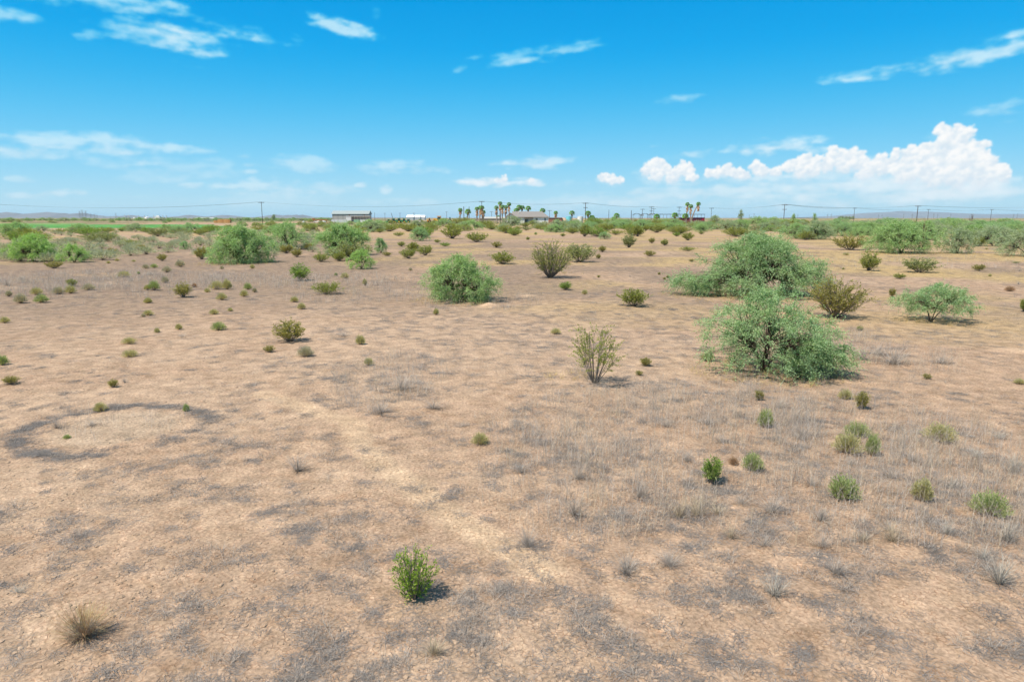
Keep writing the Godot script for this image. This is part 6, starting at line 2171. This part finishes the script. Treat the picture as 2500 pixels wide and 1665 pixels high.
func tanks() -> void:
	for k in [["tank_blue", Color(0.16, 0.50, 0.58), "turquoise blue cylindrical water tank right of the house"], ["tank_white", Color(0.62, 0.63, 0.61), "white cylindrical water tank beside the turquoise one"]]:
		var b: Array = SITES[k[0]]
		var r: float = (b[1] - b[0]) * 0.5
		var h: float = b[2]
		var t := thing("water_tank", k[2], "water tank", Vector3((b[0] + b[1]) * 0.5, 0, b[3]))
		var m := mat("tank " + k[0], k[1], 0.5)
		part("shell", lathe([[r, 0], [r, h * 0.3], [r + 0.03, h * 0.31], [r + 0.03, h * 0.33], [r, h * 0.34], [r, h * 0.63], [r + 0.03, h * 0.64], [r + 0.03, h * 0.66], [r, h * 0.67], [r, h * 0.96]], 28, W).mesh(), m, t)
		part("lid", lathe([[r + 0.06, h * 0.95], [r + 0.06, h * 0.97], [r * 0.5, h * 0.99], [0, h]], 28, W).mesh(), m, t)
		var s := Shape.new()
		strut(s, Vector3(r * 0.7, 0, r * 0.76), Vector3(r * 0.7, h, r * 0.76), 0.05)
		strut(s, Vector3(r * 0.7 + 0.4, 0, r * 0.72), Vector3(r * 0.7 + 0.4, h, r * 0.72), 0.05)
		for i in 9:
			strut(s, Vector3(r * 0.7, 0.4 + i * 0.42, r * 0.76), Vector3(r * 0.7 + 0.4, 0.4 + i * 0.42, r * 0.72), 0.03)
		part("ladder", s.mesh(), mat("grey post", Color(0.35, 0.33, 0.31)), t)


func corral() -> void:
	var steel := mat("dark steel roof", Color(0.05, 0.055, 0.06), 0.6)
	var post := mat("steel post", Color(0.16, 0.16, 0.165))
	for k in [["sail_a", "left"], ["sail_b", "middle"], ["sail_c", "right"]]:
		var b: Array = SITES[k[0]]
		var t := thing("shade_roof", "%s of three dark arched shade roofs on thin posts" % k[1], "shade roof", Vector3((b[0] + b[1]) * 0.5, 0, b[3]), 0.0, "three arched shade roofs")
		var s := Shape.new()
		var w: float = b[1] - b[0]
		var last := []
		for i in 9:
			var f := i / 8.0
			var p := Vector3((f - 0.5) * w, b[2] - 0.75 + 0.75 * sin(f * PI), 3)
			var q := p - Vector3(0, 0, 6)
			if last:
				s.quad(last[0], p, q, last[1], W, Vector3.UP)
				s.quad(last[0], p, p - Vector3(0, 0.2, 0), last[0] - Vector3(0, 0.2, 0), W, Vector3(0, 0, 1))
			last = [p, q]
		part("roof", s.mesh(), steel, t)
		for x in [-0.45, 0.45]:
			for zz in [-2.8, 2.8]:
				slab(t, "post", Vector3(x * w, (b[2] - 0.75) * 0.5, zz), Vector3(0.14, b[2] - 0.75, 0.14), post)
	var b: Array = SITES.carport
	var t := thing("carport", "long thin dark carport roof on a row of posts behind the three tall palms", "carport", Vector3(0, 0, b[3]))
	slab(t, "roof", Vector3((b[0] + b[1]) * 0.5, b[2] - 0.15, -3), Vector3(b[1] - b[0], 0.3, 7), steel)
	for i in 15:
		slab(t, "post", Vector3(lerpf(b[0] + 0.3, b[1] - 0.3, i / 14.0), (b[2] - 0.3) * 0.5, 0.3), Vector3(0.16, b[2] - 0.3, 0.16), post)
	b = SITES.maroon
	t = thing("stable", "long maroon stable block at the foot of the three tall palms", "building", Vector3(0, 0, b[3]))
	slab(t, "wall", Vector3((b[0] + b[1]) * 0.5, b[2] * 0.5 - 0.1, -2), Vector3(b[1] - b[0], b[2] - 0.22, 4), mat("maroon board", Color(0.17, 0.045, 0.06)))
	slab(t, "roof", Vector3((b[0] + b[1]) * 0.5, b[2] - 0.1, -2), Vector3(b[1] - b[0] + 0.6, 0.2, 4.8), mat("maroon roof", Color(0.10, 0.035, 0.05)))
	for i in 4:
		slab(t, "stall_door", Vector3(lerpf(b[0] + 2, b[1] - 2, i / 3.0), 1.2, 0.03), Vector3(1.6, 2.3, 0.08), mat("maroon board", Color(0.17, 0.045, 0.06)))
	slab(t, "red_panel", Vector3(b[1] - 0.9, 2.5, 0.04), Vector3(1.6, 1.5, 0.1), mat("red board", Color(0.42, 0.04, 0.07)))
	for part_ in [[64.0, 71.0, "left"], [80.5, 97.0, "right"]]:
		t = thing("pipe_fence", "%s stretch of pale pipe corral fence below the shade roofs" % part_[2], "fence", Vector3(0, 0, -402))
		var n := int((part_[1] - part_[0]) / 1.0)
		for i in n + 1:
			slab(t, "post", Vector3(lerpf(part_[0], part_[1], float(i) / n), 1.0, 0), Vector3(0.14, 2.0, 0.14), mat("pale pipe", Color(0.45, 0.35, 0.25)))
		for y in [0.5, 1.1, 1.7]:
			slab(t, "rail", Vector3((part_[0] + part_[1]) * 0.5, y, 0.12), Vector3(part_[1] - part_[0], 0.1, 0.08), mat("pale pipe", Color(0.45, 0.35, 0.25)))


# ---------------------------------------------------------------- palms

var palm_bits := {}


func palm_meshes(kind: String) -> Array:
	# fan palms one unit of crown = 1 m radius; made once for each kind
	if palm_bits.has(kind):
		return palm_bits[kind]
	var out := []
	for variant in 3:
		var green := Shape.new()
		var dead := Shape.new()
		for i in 34:
			var a := TAU * i * 0.618
			var el := lerpf(1.25, -0.55, i / 34.0) + rng.randf_range(-0.12, 0.12)
			var d := Vector3(cos(a) * cos(el), sin(el), sin(a) * cos(el))
			var p := d * 0.42
			var side := d.cross(Vector3.UP).normalized()
			var old := i > 26
			var col := Color(1.05, 1.25, 0.8) if i < 14 else Color(1, 1, 1) if not old else Color(1.7, 1.25, 0.8)
			col = col * rng.randf_range(0.8, 1.15)
			green.leaf(Vector3.ZERO, p * 1.1, side * 0.02, col)
			for k in 7:
				var f := (k - 3) / 3.0
				var e := (d * (1.0 - 0.35 * absf(f)) + side * f * 0.75).normalized() * 0.62 - Vector3(0, 0.16 + 0.12 * absf(f), 0)
				green.leaf(p, e, side.cross(e).normalized() * 0.06 + side * 0.05, col)
		var deep := 1.9 if kind == "s" or kind == "l" else 1.1
		for i in 90:
			var a := rng.randf() * TAU
			var y := -rng.randf() * deep
			var fat := 0.20 + 0.26 * sin(clampf(-y / deep, 0, 1) * PI * 0.85)
			var p := Vector3(cos(a) * 0.14, y + 0.1, sin(a) * 0.14)
			var e := Vector3(cos(a) * fat, -0.5, sin(a) * fat)
			dead.leaf(p, e, Vector3(-sin(a), 0, cos(a)) * 0.11, Color(1, 1, 1) * rng.randf_range(0.7, 1.25))
		out.append([green.mesh(), dead.mesh()])
	palm_bits[kind] = out
	return out


func palm(x: float, z: float, h: float, kind: String, label: String) -> void:
	var t := thing("fan_palm", label, "palm tree", Vector3(x, 0, z), rng.randf() * TAU, "fan palms round the farmstead")
	var big := 2.0 if kind == "g" else 1.45
	var lean := Vector3(1.9, 0, 0).rotated(Vector3.UP, -t.rotation.y) if kind == "l" else Vector3(rng.randf_range(-0.3, 0.3), 0, rng.randf_range(-0.3, 0.3))
	var top := lean + Vector3(0, h - big * 0.85, 0)
	var s := Shape.new()
	var r := 0.33
	s.tube(bez(Vector3.ZERO - (lean if kind == "l" else Vector3.ZERO), Vector3(0, h * 0.5, 0) - lean * (0.6 if kind == "l" else 0.0), top, 6), r * 1.25, r * 0.75, 8, W)
	part("trunk", s.mesh(), mat("palm trunk", Color(0.27, 0.215, 0.18)), t)
	var m: Array = palm_meshes(kind)[rng.randi() % 3]
	var c := part("crown", m[0], mat("palm fronds", Color(0.21, 0.38, 0.10), 0.6, Color(0.45, 0.6, 0.2)), t, top)
	c.scale = Vector3.ONE * big
	var d := part("dead_fronds", m[1], mat("palm thatch", Color(0.46, 0.29, 0.175)), t, top)
	d.scale = Vector3(1.0, 1.05, 1.0) * (1.85 if kind != "g" else 1.4)


# ---------------------------------------------------------------- power line

func power_lines() -> void:
	var wood := mat("pole wood", Color(0.085, 0.060, 0.050))
	var tops := []
	for p in POLES:
		var t := thing("utility_pole", p[5], "pole", Vector3(p[0], 0, p[1]), 0.0, "utility poles along the skyline")
		var h: float = p[2]
		part("shaft", lathe([[p[4], -0.05], [p[4] * 0.75, h], [0, h]], 8, W).mesh(), wood, t)
		for k in p[3]:
			var y: float = h - 0.35 - k * 2.3
			var arm := slab(t, "crossarm", Vector3(0, y, 0.2), Vector3(3.2 if k == 0 else 2.2, 0.2, 0.16), wood)
			for x in [-1.4, -0.5, 0.5, 1.4] if k == 0 else [-0.9, 0.9]:
				part("insulator", lathe([[0.06, 0.1], [0.09, 0.2], [0.05, 0.3], [0, 0.34]], 6, W).mesh(), mat("glass insulator", Color(0.2, 0.25, 0.27), 0.3), arm, Vector3(x, 0, 0))
		if "transformer" in p[5] and not "right of" in p[5]:
			for x in [-0.75, 0.75]:
				part("transformer", lathe([[0.0, 0], [0.32, 0.02], [0.32, 1.0], [0.2, 1.1], [0, 1.1]], 10, W).mesh(), mat("transformer grey", Color(0.3, 0.31, 0.31)), t, Vector3(x, h - 5.2, 0.2))
		tops.append(Vector3(p[0], h, p[1]))
	# the wires hang between the poles: [from, to, sag]
	var first: Vector3 = tops[0] + (tops[0] - tops[1]) * 1.35
	first.y = tops[0].y
	var last: Vector3 = tops[8] + (tops[8] - tops[6]) * 1.3
	last.y = tops[8].y + 1.0
	var far_end: Vector3 = tops[10] + (tops[10] - tops[9]) * 1.6
	far_end.y = tops[10].y
	var spans := [[first, tops[0], 3.2], [tops[0], tops[1], 2.8], [tops[1], tops[2], 1.3], [tops[2], tops[3], 0.9], [tops[3], tops[4], 0.5], [tops[4], tops[5], 0.6], [tops[5], tops[6], 1.2], [tops[6], tops[8], 1.6], [tops[8], last, 1.6], [tops[6], tops[7], 1.2], [tops[7], tops[9], 1.2], [tops[9], tops[10], 1.2], [tops[10], far_end, 1.6], [tops[11], tops[12], 0.4]]
	for i in spans.size():
		var q: Array = spans[i]
		for k in [-1.3, 0.0, 1.3]:
			var which: String = {-1.3: "rear", 0.0: "middle", 1.3: "front"}[k]
			var pts := PackedVector3Array()
			for j in 15:
				var f := j / 14.0
				pts.append(q[0].lerp(q[1], f) + Vector3(0, 0.05 - q[2] * 4.0 * f * (1.0 - f), 0) + Vector3(0, 0, k))
			var s := Shape.new()
			s.tube(pts, 0.02, 0.02, 4, W)
			single("power_wire", s.mesh(), mat("power wire", Color(0.10, 0.10, 0.10)), "%s thin dark wire of the %s span from the left along the skyline" % [which, ordinal(i)], "wire", Vector3.ZERO, "wires between the utility poles")
